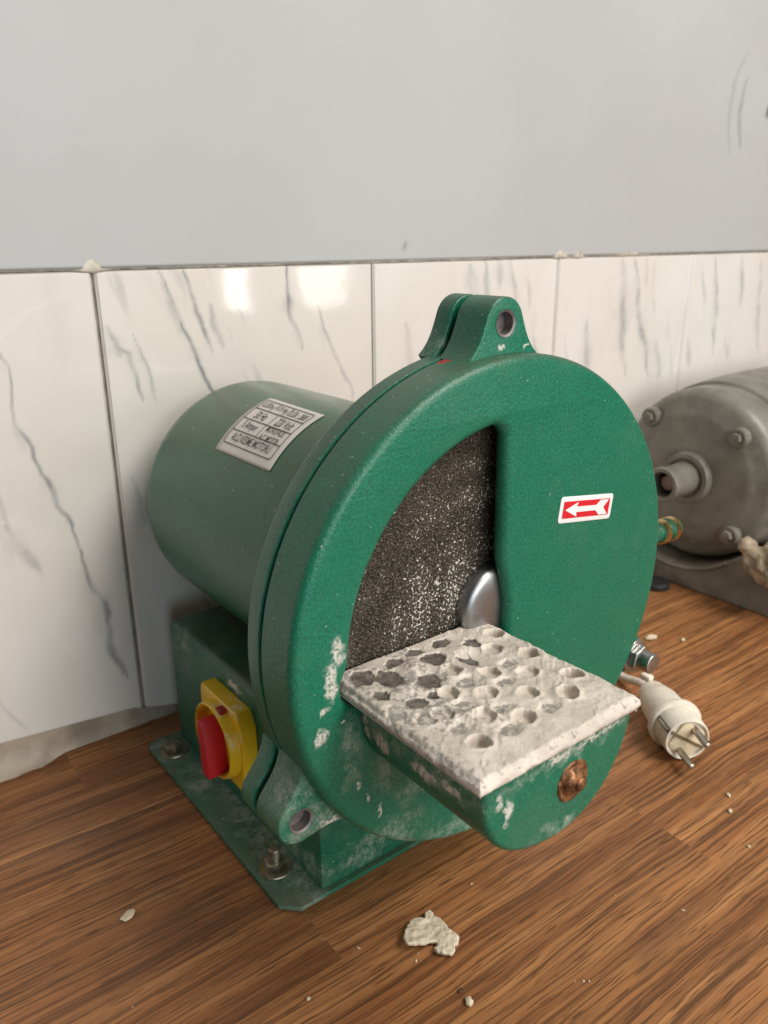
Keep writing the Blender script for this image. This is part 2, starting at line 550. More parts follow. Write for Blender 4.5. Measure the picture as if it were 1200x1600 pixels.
# ------------------------------------------------------------------ the setting: countertop
def wood_mat():
    b = MB('wood_grain_worktop')
    geo = b.n('ShaderNodeTexCoord').outputs['Object']
    rot = b.n('ShaderNodeVectorRotate', {'Vector': geo, 'Angle': math.radians(1.5)}, rotation_type='Z_AXIS').outputs[0]
    sx = b.n('ShaderNodeSeparateXYZ', {0: rot})
    X, Y = sx.outputs[0], sx.outputs[1]
    # staves printed on the laminate: each with its own tone and offset
    row = b.math('FLOOR', b.math('DIVIDE', b.math('ADD', Y, 0.0605), 0.088))
    off = b.math('FRACT', b.math('MULTIPLY', row, 0.371))
    col = b.math('FLOOR', b.math('ADD', b.math('DIVIDE', b.math('ADD', X, 0.545), 0.70), b.math('MULTIPLY', off, 1.0)))
    wn = b.n('ShaderNodeTexWhiteNoise', {'Vector': b.n('ShaderNodeCombineXYZ', {0: row, 1: col}).outputs[0]}, noise_dimensions='2D')
    tone = wn.outputs['Value']
    sh = b.math('MULTIPLY', tone, 7.0)

    def st(fx, fy):
        return b.n('ShaderNodeCombineXYZ', {0: b.math('MULTIPLY', X, fx), 1: b.math('ADD', b.math('MULTIPLY', Y, fy), sh), 2: sh}).outputs[0]
    warp = b.math('MULTIPLY', b.math('SUBTRACT', b.noise(1.0, 3, 0.5, vec=st(5, 9)), 0.5), 0.018)
    Yw = b.math('ADD', Y, warp)

    def sw(fx, fy, z=0.0):
        return b.n('ShaderNodeCombineXYZ', {0: b.math('MULTIPLY', X, fx), 1: b.math('ADD', b.math('MULTIPLY', Yw, fy), sh), 2: z}).outputs[0]
    bands = b.noise(1.0, 4, 0.55, vec=sw(1.3, 46))
    fine = b.noise(1.0, 4, 0.6, vec=sw(5, 210, 3.1))
    lines = b.noise(1.0, 2, 0.5, vec=sw(2.6, 130, 9.0))
    pores = b.noise(1.0, 1, 0.5, vec=sw(38, 950, 5.0))
    streak = b.noise(1.0, 2, 0.5, vec=sw(8, 430, 33.0))
    c = b.ramp(bands, [(0.26, (0.170, 0.057, 0.019)), (0.40, (0.310, 0.116, 0.039)), (0.52, (0.450, 0.188, 0.064)), (0.66, (0.570, 0.260, 0.095)), (0.8, (0.40, 0.156, 0.052))])
    c = b.mix(b.rng(fine, 0.36, 0.66, 0.75, 0.0), c, b.mix(0.5, c, (0.085, 0.033, 0.012)))
    c = b.mix(b.rng(lines, 0.53, 0.66, 0.0, 0.62), c, (0.095, 0.036, 0.013))
    c = b.mix(b.math('MULTIPLY', b.rng(pores, 0.585, 0.66), 0.80), c, (0.065, 0.022, 0.007))
    c = b.mix(b.rng(streak, 0.52, 0.62, 0.0, 0.68), c, (0.075, 0.028, 0.010))
    c = b.mix(b.rng(streak, 0.40, 0.28, 0.0, 0.35), c, (0.50, 0.26, 0.115))
    c = b.mix(b.rng(b.noise(1.0, 3, 0.5, vec=sw(7, 22, 20.0)), 0.58, 0.76, 0.0, 0.45), c, (0.080, 0.032, 0.016))
    c = b.mix(b.math('MULTIPLY', tone, 0.30), c, b.mix(0.5, c, (0.07, 0.028, 0.013)))
    c = b.mix(0.10, c, (0.30, 0.155, 0.075))
    # tiny pale dust grains
    dv = b.n('ShaderNodeTexVoronoi', {'Vector': rot, 'Scale': 95.0}, feature='F1')
    pick = b.math('GREATER_THAN', b.n('ShaderNodeSeparateColor', {0: dv.outputs['Color']}).outputs[0], 0.965)
    gr = b.math('MULTIPLY', b.rng(dv.outputs['Distance'], 0.085, 0.05), pick)
    c = b.mix(b.math('MULTIPLY', gr, 0.6), c, (0.5, 0.42, 0.30))
    film = b.rng(b.noise(9, 4, 0.6), 0.35, 0.7)
    b.set(color=c, rough=b.rng(film, 0, 1, 0.42, 0.58), spec=0.30,
          normal=b.bump(b.math('ADD', b.math('MULTIPLY', pores, -0.6), b.math('MULTIPLY', fine, 0.4)), 0.22, 0.0006))
    return b.m


m_wood = wood_mat()
tag(link('countertop', rbox(-1.6, 2.2, -0.62, 0.3780, -0.04, 0.0, 0.004), m_wood), kind='structure')

# ------------------------------------------------------------------ the setting: wall, upper panel, tiles, caulk
YW = 0.3595
TZ = 0.4035
m_back = simple('grey_mortar', (0.26, 0.225, 0.185), 0.9, bump=(200, 0.5, 0.002), var=0.25)
wall = tag(link('wall', rbox(-1.6, 2.2, YW + 0.0035, YW + 0.16, -0.3, 2.0, 0), m_back), kind='structure')


def panel_mat():
    b = MB('light_grey_wall_panel')
    mk = b.n('ShaderNodeAttribute', attribute_name='mark').outputs['Fac']
    c = b.mix(b.rng(b.noise(3.5, 4, 0.55), 0.3, 0.7), (0.415, 0.414, 0.413), (0.445, 0.447, 0.450))
    c = b.mix(b.math('MULTIPLY', b.rng(b.noise(11, 4, 0.6), 0.55, 0.8), 0.22), c, (0.43, 0.42, 0.405))
    c = b.mix(mk, c, (0.10, 0.10, 0.105))
    b.set(color=c, rough=b.rng(b.noise(5, 3), .3, .7, 0.50, 0.6), spec=0.35, normal=b.bump(b.noise(6, 2), 0.15, 0.01))
    return b.m


def seg_dist(px, pz, a, b):
    ax, az = a; bx, bz = b
    dx, dz = bx - ax, bz - az
    t = np.clip(((px - ax) * dx + (pz - az) * dz) / (dx * dx + dz * dz), 0, 1)
    return np.hypot(px - ax - t * dx, pz - az - t * dz), t


def poly_mask(px, pz, pts, w, strength=1.0, taper=True):
    out = np.zeros_like(px)
    n = len(pts) - 1
    for k in range(n):
        d, t = seg_dist(px, pz, pts[k], pts[k + 1])
        s = (k + t) / n
        ww = w * (np.sin(np.pi * np.clip(s * 0.92 + 0.04, 0, 1)) ** 0.6 if taper else 1.0)
        out = np.maximum(out, strength * np.exp(-(d / np.maximum(ww, 1e-4)) ** 2))
    return out


def make_panel():
    xs = np.concatenate([np.linspace(-1.6, -0.35, 5), np.linspace(-0.3, 1.05, 480), np.linspace(1.15, 2.2, 5)])
    zs = np.concatenate([np.linspace(TZ + 0.0018, 0.78, 150), np.linspace(0.82, 2.0, 6)])
    X, Z = np.meshgrid(xs, zs, indexing='ij')
    Y = np.full_like(X, YW - 0.0010) - 0.0012 * fbm(X, Z, 5, 3)
    wx = X + 0.003 * fbm(X, Z, 60, 5); wz = Z
    mk = poly_mask(wx, wz, [(0.792, 0.655), (0.773, 0.625), (0.7655, 0.595), (0.768, 0.565), (0.778, 0.530)], 0.0042, 0.20)
    mk = np.maximum(mk, poly_mask(wx, wz, [(0.799, 0.625), (0.7915, 0.600), (0.791, 0.578), (0.797, 0.552), (0.803, 0.538)], 0.0042, 0.36))
    mk = np.maximum(mk, poly_mask(wx, wz, [(0.862, 0.594), (0.861, 0.585)], 0.004, 0.95, False))
    mk = np.maximum(mk, poly_mask(wx, wz, [(0.213, 0.421), (0.2125, 0.417)], 0.0022, 0.5, False))
    mk = np.maximum(mk, poly_mask(wx, wz, [(0.225, 0.640), (0.226, 0.636)], 0.0015, 0.3, False))
    mk *= 0.75 + 0.5 * (fbm(X, Z, 120, 9) + 0.5)
    P = np.stack([X, Y, Z], -1)
    return grid_mesh(P[::1, ::1], {'mark': np.clip(mk, 0, 1)})


pan = link('wall_panel', make_panel(), panel_mat(), wall, None)
# turn the sheet into a slab
sol = pan.modifiers.new('thickness', 'SOLIDIFY'); sol.thickness = 0.0035; sol.offset = -1


def tile_mat():
    b = MB('veined_white_tile')
    v = b.n('ShaderNodeAttribute', attribute_name='vein').outputs['Fac']
    bl = b.n('ShaderNodeAttribute', attribute_name='blush').outputs['Fac']
    c = b.mix(b.rng(b.noise(7, 4, 0.55), 0.3, 0.7), (0.69, 0.640, 0.585), (0.735, 0.70, 0.655))
    c = b.mix(b.math('MULTIPLY', b.rng(b.noise(1.0, 5, 0.6, vec=b.scaled(b.co, (28, 1, 7))), 0.52, 0.75), 0.22), c, (0.58, 0.55, 0.54))
    c = b.mix(bl, c, (0.50, 0.40, 0.33))
    c = b.mix(v, c, (0.135, 0.145, 0.165))
    b.set(color=c, rough=0.08, spec=0.5, coat=0.3, coatr=0.04)
    b.set(normal=b.bump(b.noise(26, 2), 0.05, 0.004))
    return b.m


m_tile = tile_mat()
TW = 0.2715
J0 = -0.0985
# veins traced on the tiles (x, z), half width, strength
VEINS = [
    ([(-0.1745, 0.352), (-0.166, 0.295), (-0.155, 0.248), (-0.140, 0.200), (-0.131, 0.165)], 0.0016, 0.55),
    ([(-0.158, 0.256), (-0.150, 0.236), (-0.146, 0.222)], 0.0022, 0.5),
    ([(-0.134, 0.182), (-0.131, 0.150), (-0.126, 0.118), (-0.121, 0.085), (-0.114, 0.055)], 0.0034, 0.50),
    ([(-0.130, 0.160), (-0.128, 0.130), (-0.127, 0.110)], 0.0080, 0.20),
    ([(-0.188, 0.215), (-0.182, 0.190), (-0.176, 0.168)], 0.0050, 0.36),
    ([(-0.195, 0.250), (-0.186, 0.214)], 0.0020, 0.2),
    ([(-0.122, 0.100), (-0.116, 0.072), (-0.110, 0.050)], 0.0030, 0.45),
    ([(-0.0385, 0.4035), (-0.030, 0.368), (-0.022, 0.335), (-0.010, 0.303), (0.0, 0.285)], 0.0020, 0.74),
    ([(-0.021, 0.402), (-0.0150, 0.375), (-0.008, 0.352), (-0.004, 0.332)], 0.0020, 0.55),
    ([(-0.0020, 0.372), (0.003, 0.350), (0.006, 0.335)], 0.0030, 0.28),
    ([(-0.0955, 0.362), (-0.088, 0.345), (-0.078, 0.338), (-0.073, 0.318), (-0.069, 0.300)], 0.0024, 0.48),
    ([(-0.0885, 0.350), (-0.084, 0.335)], 0.0050, 0.32),
    ([(-0.0725, 0.352), (-0.064, 0.325), (-0.058, 0.298)], 0.0014, 0.42),
    ([(0.022, 0.402), (0.027, 0.378), (0.030, 0.352)], 0.0016, 0.4),
    ([(0.079, 0.401), (0.080, 0.378), (0.083, 0.352), (0.088, 0.330)], 0.0024, 0.55),
    ([(0.080, 0.382), (0.083, 0.362)], 0.0040, 0.35),
    ([(0.110, 0.368), (0.117, 0.338), (0.127, 0.312), (0.140, 0.290), (0.147, 0.270)], 0.0018, 0.42),
    ([(0.303, 0.398), (0.306, 0.375), (0.311, 0.350)], 0.0062, 0.34),
    ([(0.322, 0.402), (0.327, 0.370), (0.330, 0.345)], 0.0032, 0.34),
    ([(0.345, 0.402), (0.349, 0.372)], 0.0048, 0.30),
    ([(0.365, 0.403), (0.376, 0.372), (0.384, 0.345), (0.390, 0.30)], 0.0030, 0.42),
    ([(0.392, 0.385), (0.397, 0.350)], 0.0020, 0.26),
    ([(0.405, 0.315), (0.412, 0.285), (0.416, 0.262)], 0.0040, 0.28),
    ([(0.215, 0.345), (0.221, 0.300), (0.226, 0.262)], 0.0040, 0.22),
    ([(0.500, 0.325), (0.511, 0.285), (0.518, 0.255)], 0.0052, 0.36),
    ([(0.565, 0.400), (0.571, 0.360), (0.577, 0.320), (0.583, 0.285), (0.590, 0.255)], 0.0062, 0.48),
    ([(0.575, 0.345), (0.580, 0.300)], 0.0095, 0.30),
    ([(0.592, 0.398), (0.602, 0.350), (0.613, 0.315), (0.628, 0.282), (0.640, 0.245)], 0.0044, 0.48),
    ([(0.622, 0.300), (0.637, 0.262)], 0.0085, 0.26),
    ([(0.612, 0.400), (0.618, 0.365)], 0.0030, 0.30),
    ([(0.655, 0.290), (0.668, 0.240)], 0.0050, 0.28),
    ([(0.630, 0.395), (0.640, 0.330)], 0.0030, 0.18),
    ([(0.780, 0.395), (0.789, 0.350), (0.797, 0.300), (0.800, 0.26)], 0.0040, 0.40),
    ([(0.788, 0.340), (0.796, 0.300)], 0.0080, 0.24),
    ([(0.848, 0.392), (0.857, 0.355), (0.861, 0.330)], 0.0040, 0.40),
    ([(0.735, 0.285), (0.745, 0.250)], 0.0060, 0.28),
    ([(0.830, 0.285), (0.838, 0.250)], 0.0050, 0.25),
    ([(0.90, 0.395), (0.91, 0.33), (0.925, 0.26)], 0.0050, 0.34),
    ([(1.03, 0.39), (1.05, 0.30), (1.07, 0.20)], 0.0050, 0.4),
    ([(-0.30, 0.39), (-0.28, 0.30), (-0.25, 0.18)], 0.0040, 0.4),
    ([(-0.0880, 0.235), (-0.083, 0.205), (-0.078, 0.190)], 0.0030, 0.28),
    ([(-0.072, 0.190), (-0.062, 0.165)], 0.003, 0.2),
]


def make_tile(k):
    x0, x1 = J0 + k * TW + (0.0013 if k == 0 else 0.0006), J0 + (k + 1) * TW - (0.0013 if k == -1 else 0.0006)
    z0, z1 = 0.0015, TZ
    lean = -0.0022 * (1 if k <= 0 else 0)
    vis = -1 <= k <= 3
    nx, nz = (190, 250) if vis else (24, 30)
    u = np.concatenate([[0, .0008, .002], np.linspace(.005, (x1 - x0) - .005, nx), [(x1 - x0) - .002, (x1 - x0) - .0008, (x1 - x0)]])
    w = np.concatenate([[0, .0008, .002], np.linspace(.005, (z1 - z0) - .005, nz), [(z1 - z0) - .002, (z1 - z0) - .0008, (z1 - z0)]])
    U, V = np.meshgrid(x0 + u, z0 + w, indexing='ij')
    e = np.minimum(np.minimum(U - x0, x1 - U), np.minimum(V - z0, z1 - V))
    Y = YW + 0.0022 * (1 - sstep(0, 0.0022, e)) + 0.00035 * fbm(U, V, 9, 40 + k)
    wx = U + 0.010 * fbm(U, V, 24, 11, 2) + 0.0022 * fbm(U, V, 110, 12, 2)
    wz = V + 0.006 * fbm(U, V, 40, 13)
    brk = 0.55 + 0.9 * (fbm(U, V, 65, 14) + 0.30)
    brk2 = 0.2 + 2.2 * fbm(U * 1.6, V * .8, 45, 15)
    vein = np.zeros_like(U)
    for pts, hw, st in VEINS:
        if max(p[0] for p in pts) < x0 - .03 or min(p[0] for p in pts) > x1 + .03: continue
        if pts[0][0] > 0.2: hw, st = hw * 1.3, st * 0.78
        vein = np.maximum(vein, poly_mask(wx, wz, pts, hw * 1.0, min(st * 1.25, 0.85)) * np.clip(brk, 0.15, 1.15))
        vein = np.maximum(vein, poly_mask(wx + 0.002, wz, pts, hw * 2.6, st * 0.42) * np.clip(brk2, 0, 1))
    ty = U - 0.28 * (0.4 - V) + 0.012 * fbm(U, V, 14, 16, 2)
    wisp = sstep(0.30, 0.62, fbm(ty * 1.0, V * 0.13, 75, 17, 3)) * sstep(-0.05, 0.35, fbm(U, V, 11, 18, 2))
    vein = np.maximum(vein, 0.30 * wisp)
    vein = np.clip(vein, 0, 0.9)
    blush = 0.10 * sstep(0.05, 0.35, fbm(U, V, 6, 21 + k) + 0.1)
    return grid_mesh(np.stack([U, Y, V], -1), {'vein': vein, 'blush': blush})


for k in range(-3, 6):
    t = link('tile', make_tile(k), m_tile, wall, 30)

m_caulk = MB('grimy_caulk')
m_caulk.set(color=m_caulk.mix(m_caulk.rng(m_caulk.noise(70, 4, .65), .35, .65), (0.33, 0.28, 0.215), (0.62, 0.57, 0.49)), rough=0.75, normal=m_caulk.bump(m_caulk.noise(220, 3), .4, .002))
m_caulk = m_caulk.m


def caulk_bead(name, x0, x1, z, y, blobs, r0, mat, seed):
    """ragged bead along the wall; half of a squashed tube with blobs"""
    n = int((x1 - x0) / 0.0025)
    bm = bmesh.new()
    prev = None
    for i in range(n + 1):
        x = x0 + (x1 - x0) * i / n
        nn = mnoise.noise(Vector((x * 45, seed, 0))) * 0.35 + mnoise.noise(Vector((x * 160, seed + 3, 0))) * 0.25
        r = r0 * (1 + nn)
        up = 0
        for bx, bw, bh in blobs:
            g = math.exp(-((x - bx) / bw) ** 2) * (1 + 0.35 * mnoise.noise(Vector((x * 330, seed + 9, 0))))
            r += bh * 0.35 * g
            up += bh * g
        ring = []
        for j in range(7):
            a = math.pi * j / 6
            hgt = (r + up) if j < 3 else r
            ring.append(bm.verts.new((x, y - min(r * 0.55, 0.0026) * math.sin(a), z + math.cos(a) * hgt)))
        if prev:
            for j in range(6):
                bm.faces.new((prev[j], prev[j + 1], ring[j + 1], ring[j]))
        prev = ring
    return link(name, bm_mesh(bm), mat, wall, None)


caulk_bead('caulk_joint', -0.9, 1.6, TZ + 0.0022, YW + 0.0006, [(-0.099, 0.009, 0.0070), (-0.035, 0.005, 0.0022), (0.446, 0.014, 0.0062), (0.478, 0.010, 0.0058), (0.205, 0.05, 0.0014), (0.555, 0.03, 0.0022), (0.61, 0.05, 0.0016), (0.33, 0.03, 0.001)], 0.0017, m_caulk, 1.0)
m_fillet = simple('brown_fillet', (0.34, 0.275, 0.21), 0.5, bump=(90, 0.3, 0.003), var=0.3, vscale=30)


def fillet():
    """brown strip where the tiles meet the worktop, taller and wider at the left"""
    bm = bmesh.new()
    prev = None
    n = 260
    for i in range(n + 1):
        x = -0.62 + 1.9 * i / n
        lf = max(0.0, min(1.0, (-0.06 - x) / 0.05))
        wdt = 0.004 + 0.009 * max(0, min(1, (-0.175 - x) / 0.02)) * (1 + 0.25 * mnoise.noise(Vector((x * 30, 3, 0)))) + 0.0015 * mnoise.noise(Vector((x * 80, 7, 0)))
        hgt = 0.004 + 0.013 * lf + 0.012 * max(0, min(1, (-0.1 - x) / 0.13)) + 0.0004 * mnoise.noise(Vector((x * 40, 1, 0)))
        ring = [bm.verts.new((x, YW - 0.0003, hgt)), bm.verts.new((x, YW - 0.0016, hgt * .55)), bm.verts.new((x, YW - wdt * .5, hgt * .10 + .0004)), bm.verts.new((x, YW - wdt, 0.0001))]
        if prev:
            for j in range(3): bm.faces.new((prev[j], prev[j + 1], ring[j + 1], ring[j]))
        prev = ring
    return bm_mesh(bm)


link('joint_fillet', fillet(), m_fillet, wall, None)  # brown strip along the foot of the tiles, taller towards the left

# ------------------------------------------------------------------ the plaster trimmer
TR = thing('plaster_trimmer', 'green cast plaster trimmer with round cover, dark grinding disc and plaster caked table', 'model trimmer', (0, 0, 0))
Rc = 0.1470
SEAM, BACK = 0.0300, 0.0455


def arc(cx, cy, r, a0, a1, n):
    return [(cx + r * math.cos(math.radians(a0 + (a1 - a0) * i / n)), cy + r * math.sin(math.radians(a0 + (a1 - a0) * i / n))) for i in range(n + 1)]


# opening of the cover: quarter window left of a straight upright edge
op = []
op += arc(-0.0160, H + 0.10327, 0.0080, 0, 98, 9)
op += [p for p in arc(0, H, 0.1125, 101, 178, 34)]
op += [(-0.1165, 0.2145), (-0.1175, 0.2120), (-0.1170, 0.2050), (-0.1120, 0.2010), (-0.0005, 0.2010), (0.0005, 0.205)]
op += [(0.0005, 0.2240), (-0.0030, 0.240), (-0.0068, 0.252)]
cov = join(prism(circle(Rc, 160, 0, H), [op], 0.0106, 0.0052, XZ(0.0053), 4),
           lathe([(Rc - 0.004, 0.0102), (Rc, 0.0053), (Rc, SEAM - 0.0012), (Rc - 0.001, SEAM - 0.0004), (0.134, SEAM - 0.0004), (0.134, 0.0106)], (0, 0, H), (0, 1, 0), 160))
COVER = link('front_cover', cov, m_cover, TR, 30)
# thin dark gasket line of the seam
link('seam_gasket', lathe([(0.10, SEAM + 0.0001), (Rc - 0.0014, SEAM + 0.0001), (Rc - 0.0014, SEAM + 0.0019), (0.10, SEAM + 0.0021)], (0, 0, H), (0, 1, 0), 128), m_dark, TR)
rear = lathe([(0.02, SEAM + 0.0022), (Rc - 0.0005, SEAM + 0.0020), (Rc, SEAM + 0.0026), (Rc, BACK - 0.003), (Rc - 0.001, BACK - 0.0008), (Rc - 0.003, BACK), (0.120, BACK + 0.002), (0.104, BACK + 0.009), (0.02, BACK + 0.010)], (0, 0, H), (0, 1, 0), 160)
REAR = link('rear_housing', rear, m_rear, TR, 30)


def ear_outline(ang, flare=0.0265, r=0.0137, e=0.1625):
    """rounded lug whose flanks sweep into the rim; drawn upright then turned"""
    top = arc(0, e, r, 160, 20, 14)[::-1]
    rgt = []
    x0, z0 = r * math.cos(math.radians(20)), e + r * math.sin(math.radians(20))
    x1, z1 = flare, 0.1445
    for i in range(1, 8):
        t = i / 7
        # straight flank, then a short concave sweep
        x = x0 + (x1 - x0) * (t * 0.62 + 0.38 * t ** 4)
        rgt.append((x, z0 + (z1 - z0) * t))
    pts = [(-x, z) for x, z in rgt[::-1]] + top[::-1] + rgt + [(flare * .8, 0.138), (-flare * .8, 0.138)]
    c, s = math.cos(math.radians(ang - 90)), math.sin(math.radians(ang - 90))
    return [(x * c - z * s, x * s + z * c + H) for x, z in pts]


def ear_hole(ang, r=0.0064, e=0.1625):
    a = math.radians(ang)
    return circle(r, 32, e * math.cos(a), e * math.sin(a) + H)


for ang, mt in ((90.5, m_ear), (211, m_ear_dirty), (-30, m_ear)):
    a = math.radians(ang)
    ctr = (0.1625 * math.cos(a), 0, 0.1625 * math.sin(a) + H)
    f = prism(ear_outline(ang), [ear_hole(ang)], 0.0235, 0.0012, XZ(0.0225))
    fo = link('ear', f, mt, TR, 30)
    link('bore_liner', lathe([(0.0060, 0.0112), (0.0072, 0.0104), (0.0072, 0.012), (0.0063, 0.012), (0.0063, 0.0175), (0.0, 0.0180)] if ang != -30 else [(0.0063, 0.012), (0.0063, 0.033)], (ctr[0], 0, ctr[2]), (0, 1, 0), 40), m_bore, fo)
    g = prism(ear_outline(ang), [ear_hole(ang)], 0.0125, 0.0010, XZ(0.0450))
    ro = link('ear', g, mt if ang == 211 else m_rear, TR, 30)
    link('bore_liner', lathe([(0.0063, 0.0392), (0.0063, 0.0508)], (ctr[0], 0, ctr[2]), (0, 1, 0), 40), m_bore, ro)

# clamp bolt through the right ear
a = math.radians(-30)
cx, cz = 0.1655 * math.cos(a), 0.1655 * math.sin(a) + H
CB = link('clamp_bolt', join(lathe(rnd(0.0128, 0.0072, 0.0102, 0.001), (cx, 0, cz), (0, 1, 0), 40), lathe(rnd(0.0074, -0.0075, 0.03, 0.001), (cx, 0, cz), (0, 1, 0), 24)), m_zinc, TR)
link('nut', prism(circle(0.0098, 6, cx, cz, 0.3), [], 0.0050, 0.0007, XZ(0.0045)), m_zinc, CB, 25)

# grinding disc and hub
DISC = link('grinding_disc', lathe([(0.0, 0.018), (0.1305, 0.018), (0.1305, 0.0275), (0.0, 0.0275)], (0, 0, H), (0, 1, 0), 128), disc_mat(), TR)
hub = [(0.0, 0.0074), (0.0130, 0.0076), (0.0205, 0.0083), (0.0238, 0.0096), (0.0252, 0.0118), (0.0255, 0.0165), (0.0255, 0.0182)]
link('hub', lathe(hub, (0, 0, H), (0, 1, 0), 72), hub_mat(), DISC)

# ---- work table: plaster-caked metal plate with a hex grid of holes
HOLES = [(-0.0158, -0.0032, 1.0), (-0.0296, -0.0159, .35), (-0.0169, -0.0315, .75), (-0.0165, -0.0596, 1.0), (-0.0764, -0.0064, -.25), (-0.0621, -0.0189, .45),
         (-0.0483, -0.0325, .45), (-0.0326, -0.0449, .30), (-0.0920, -0.0187, -.35), (-0.0775, -0.0337, .55), (-0.0634, -0.0456, .55), (-0.0474, -0.0583, .45), (-0.0324, -0.0711, .8),
         (-0.0923, -0.0470, .30), (-0.0784, -0.0589, .50), (-0.0638, -0.0720, .65), (-0.0934, -0.0734, .95), (-0.0455, -0.0070, -.15)]
BARE = [(-0.0807, 0.0060, .008, .0035), (-0.1032, 0.0041, .008, .006), (-0.0923, -0.0045, .0085, .0065), (-0.1049, -0.0146, .0045, .004), (-0.0611, -0.0036, .0075, .005),
        (-0.0475, 0.0070, .0075, .004), (-0.0339, -0.0038, .0055, .005), (-0.0486, -0.0150, .004, .006), (-0.078, -0.0196, .0075, .006), (-0.0857, -0.0308, .0035, .003),
        (-0.0961, -0.0318, .006, .0035), (-0.065, 0.008, .006, .003)]
SEMI = [(-0.0631, -0.0314, .0075, .006), (-0.0794, -0.0466, .008, .006), (-0.0925, -0.0600, .008, .005), (-0.0666, -0.0600, .007, .005), (-0.0759, -0.0748, .008, .006),
        (-0.1016, -0.0438, .006, .006), (-0.048, -0.044, .006, .005), (-0.033, -0.031, .006, .005), (-0.062, -0.006, .006, .004), (-0.110, -0.035, .004, .012), (-0.048, -0.073, .007, .005)]


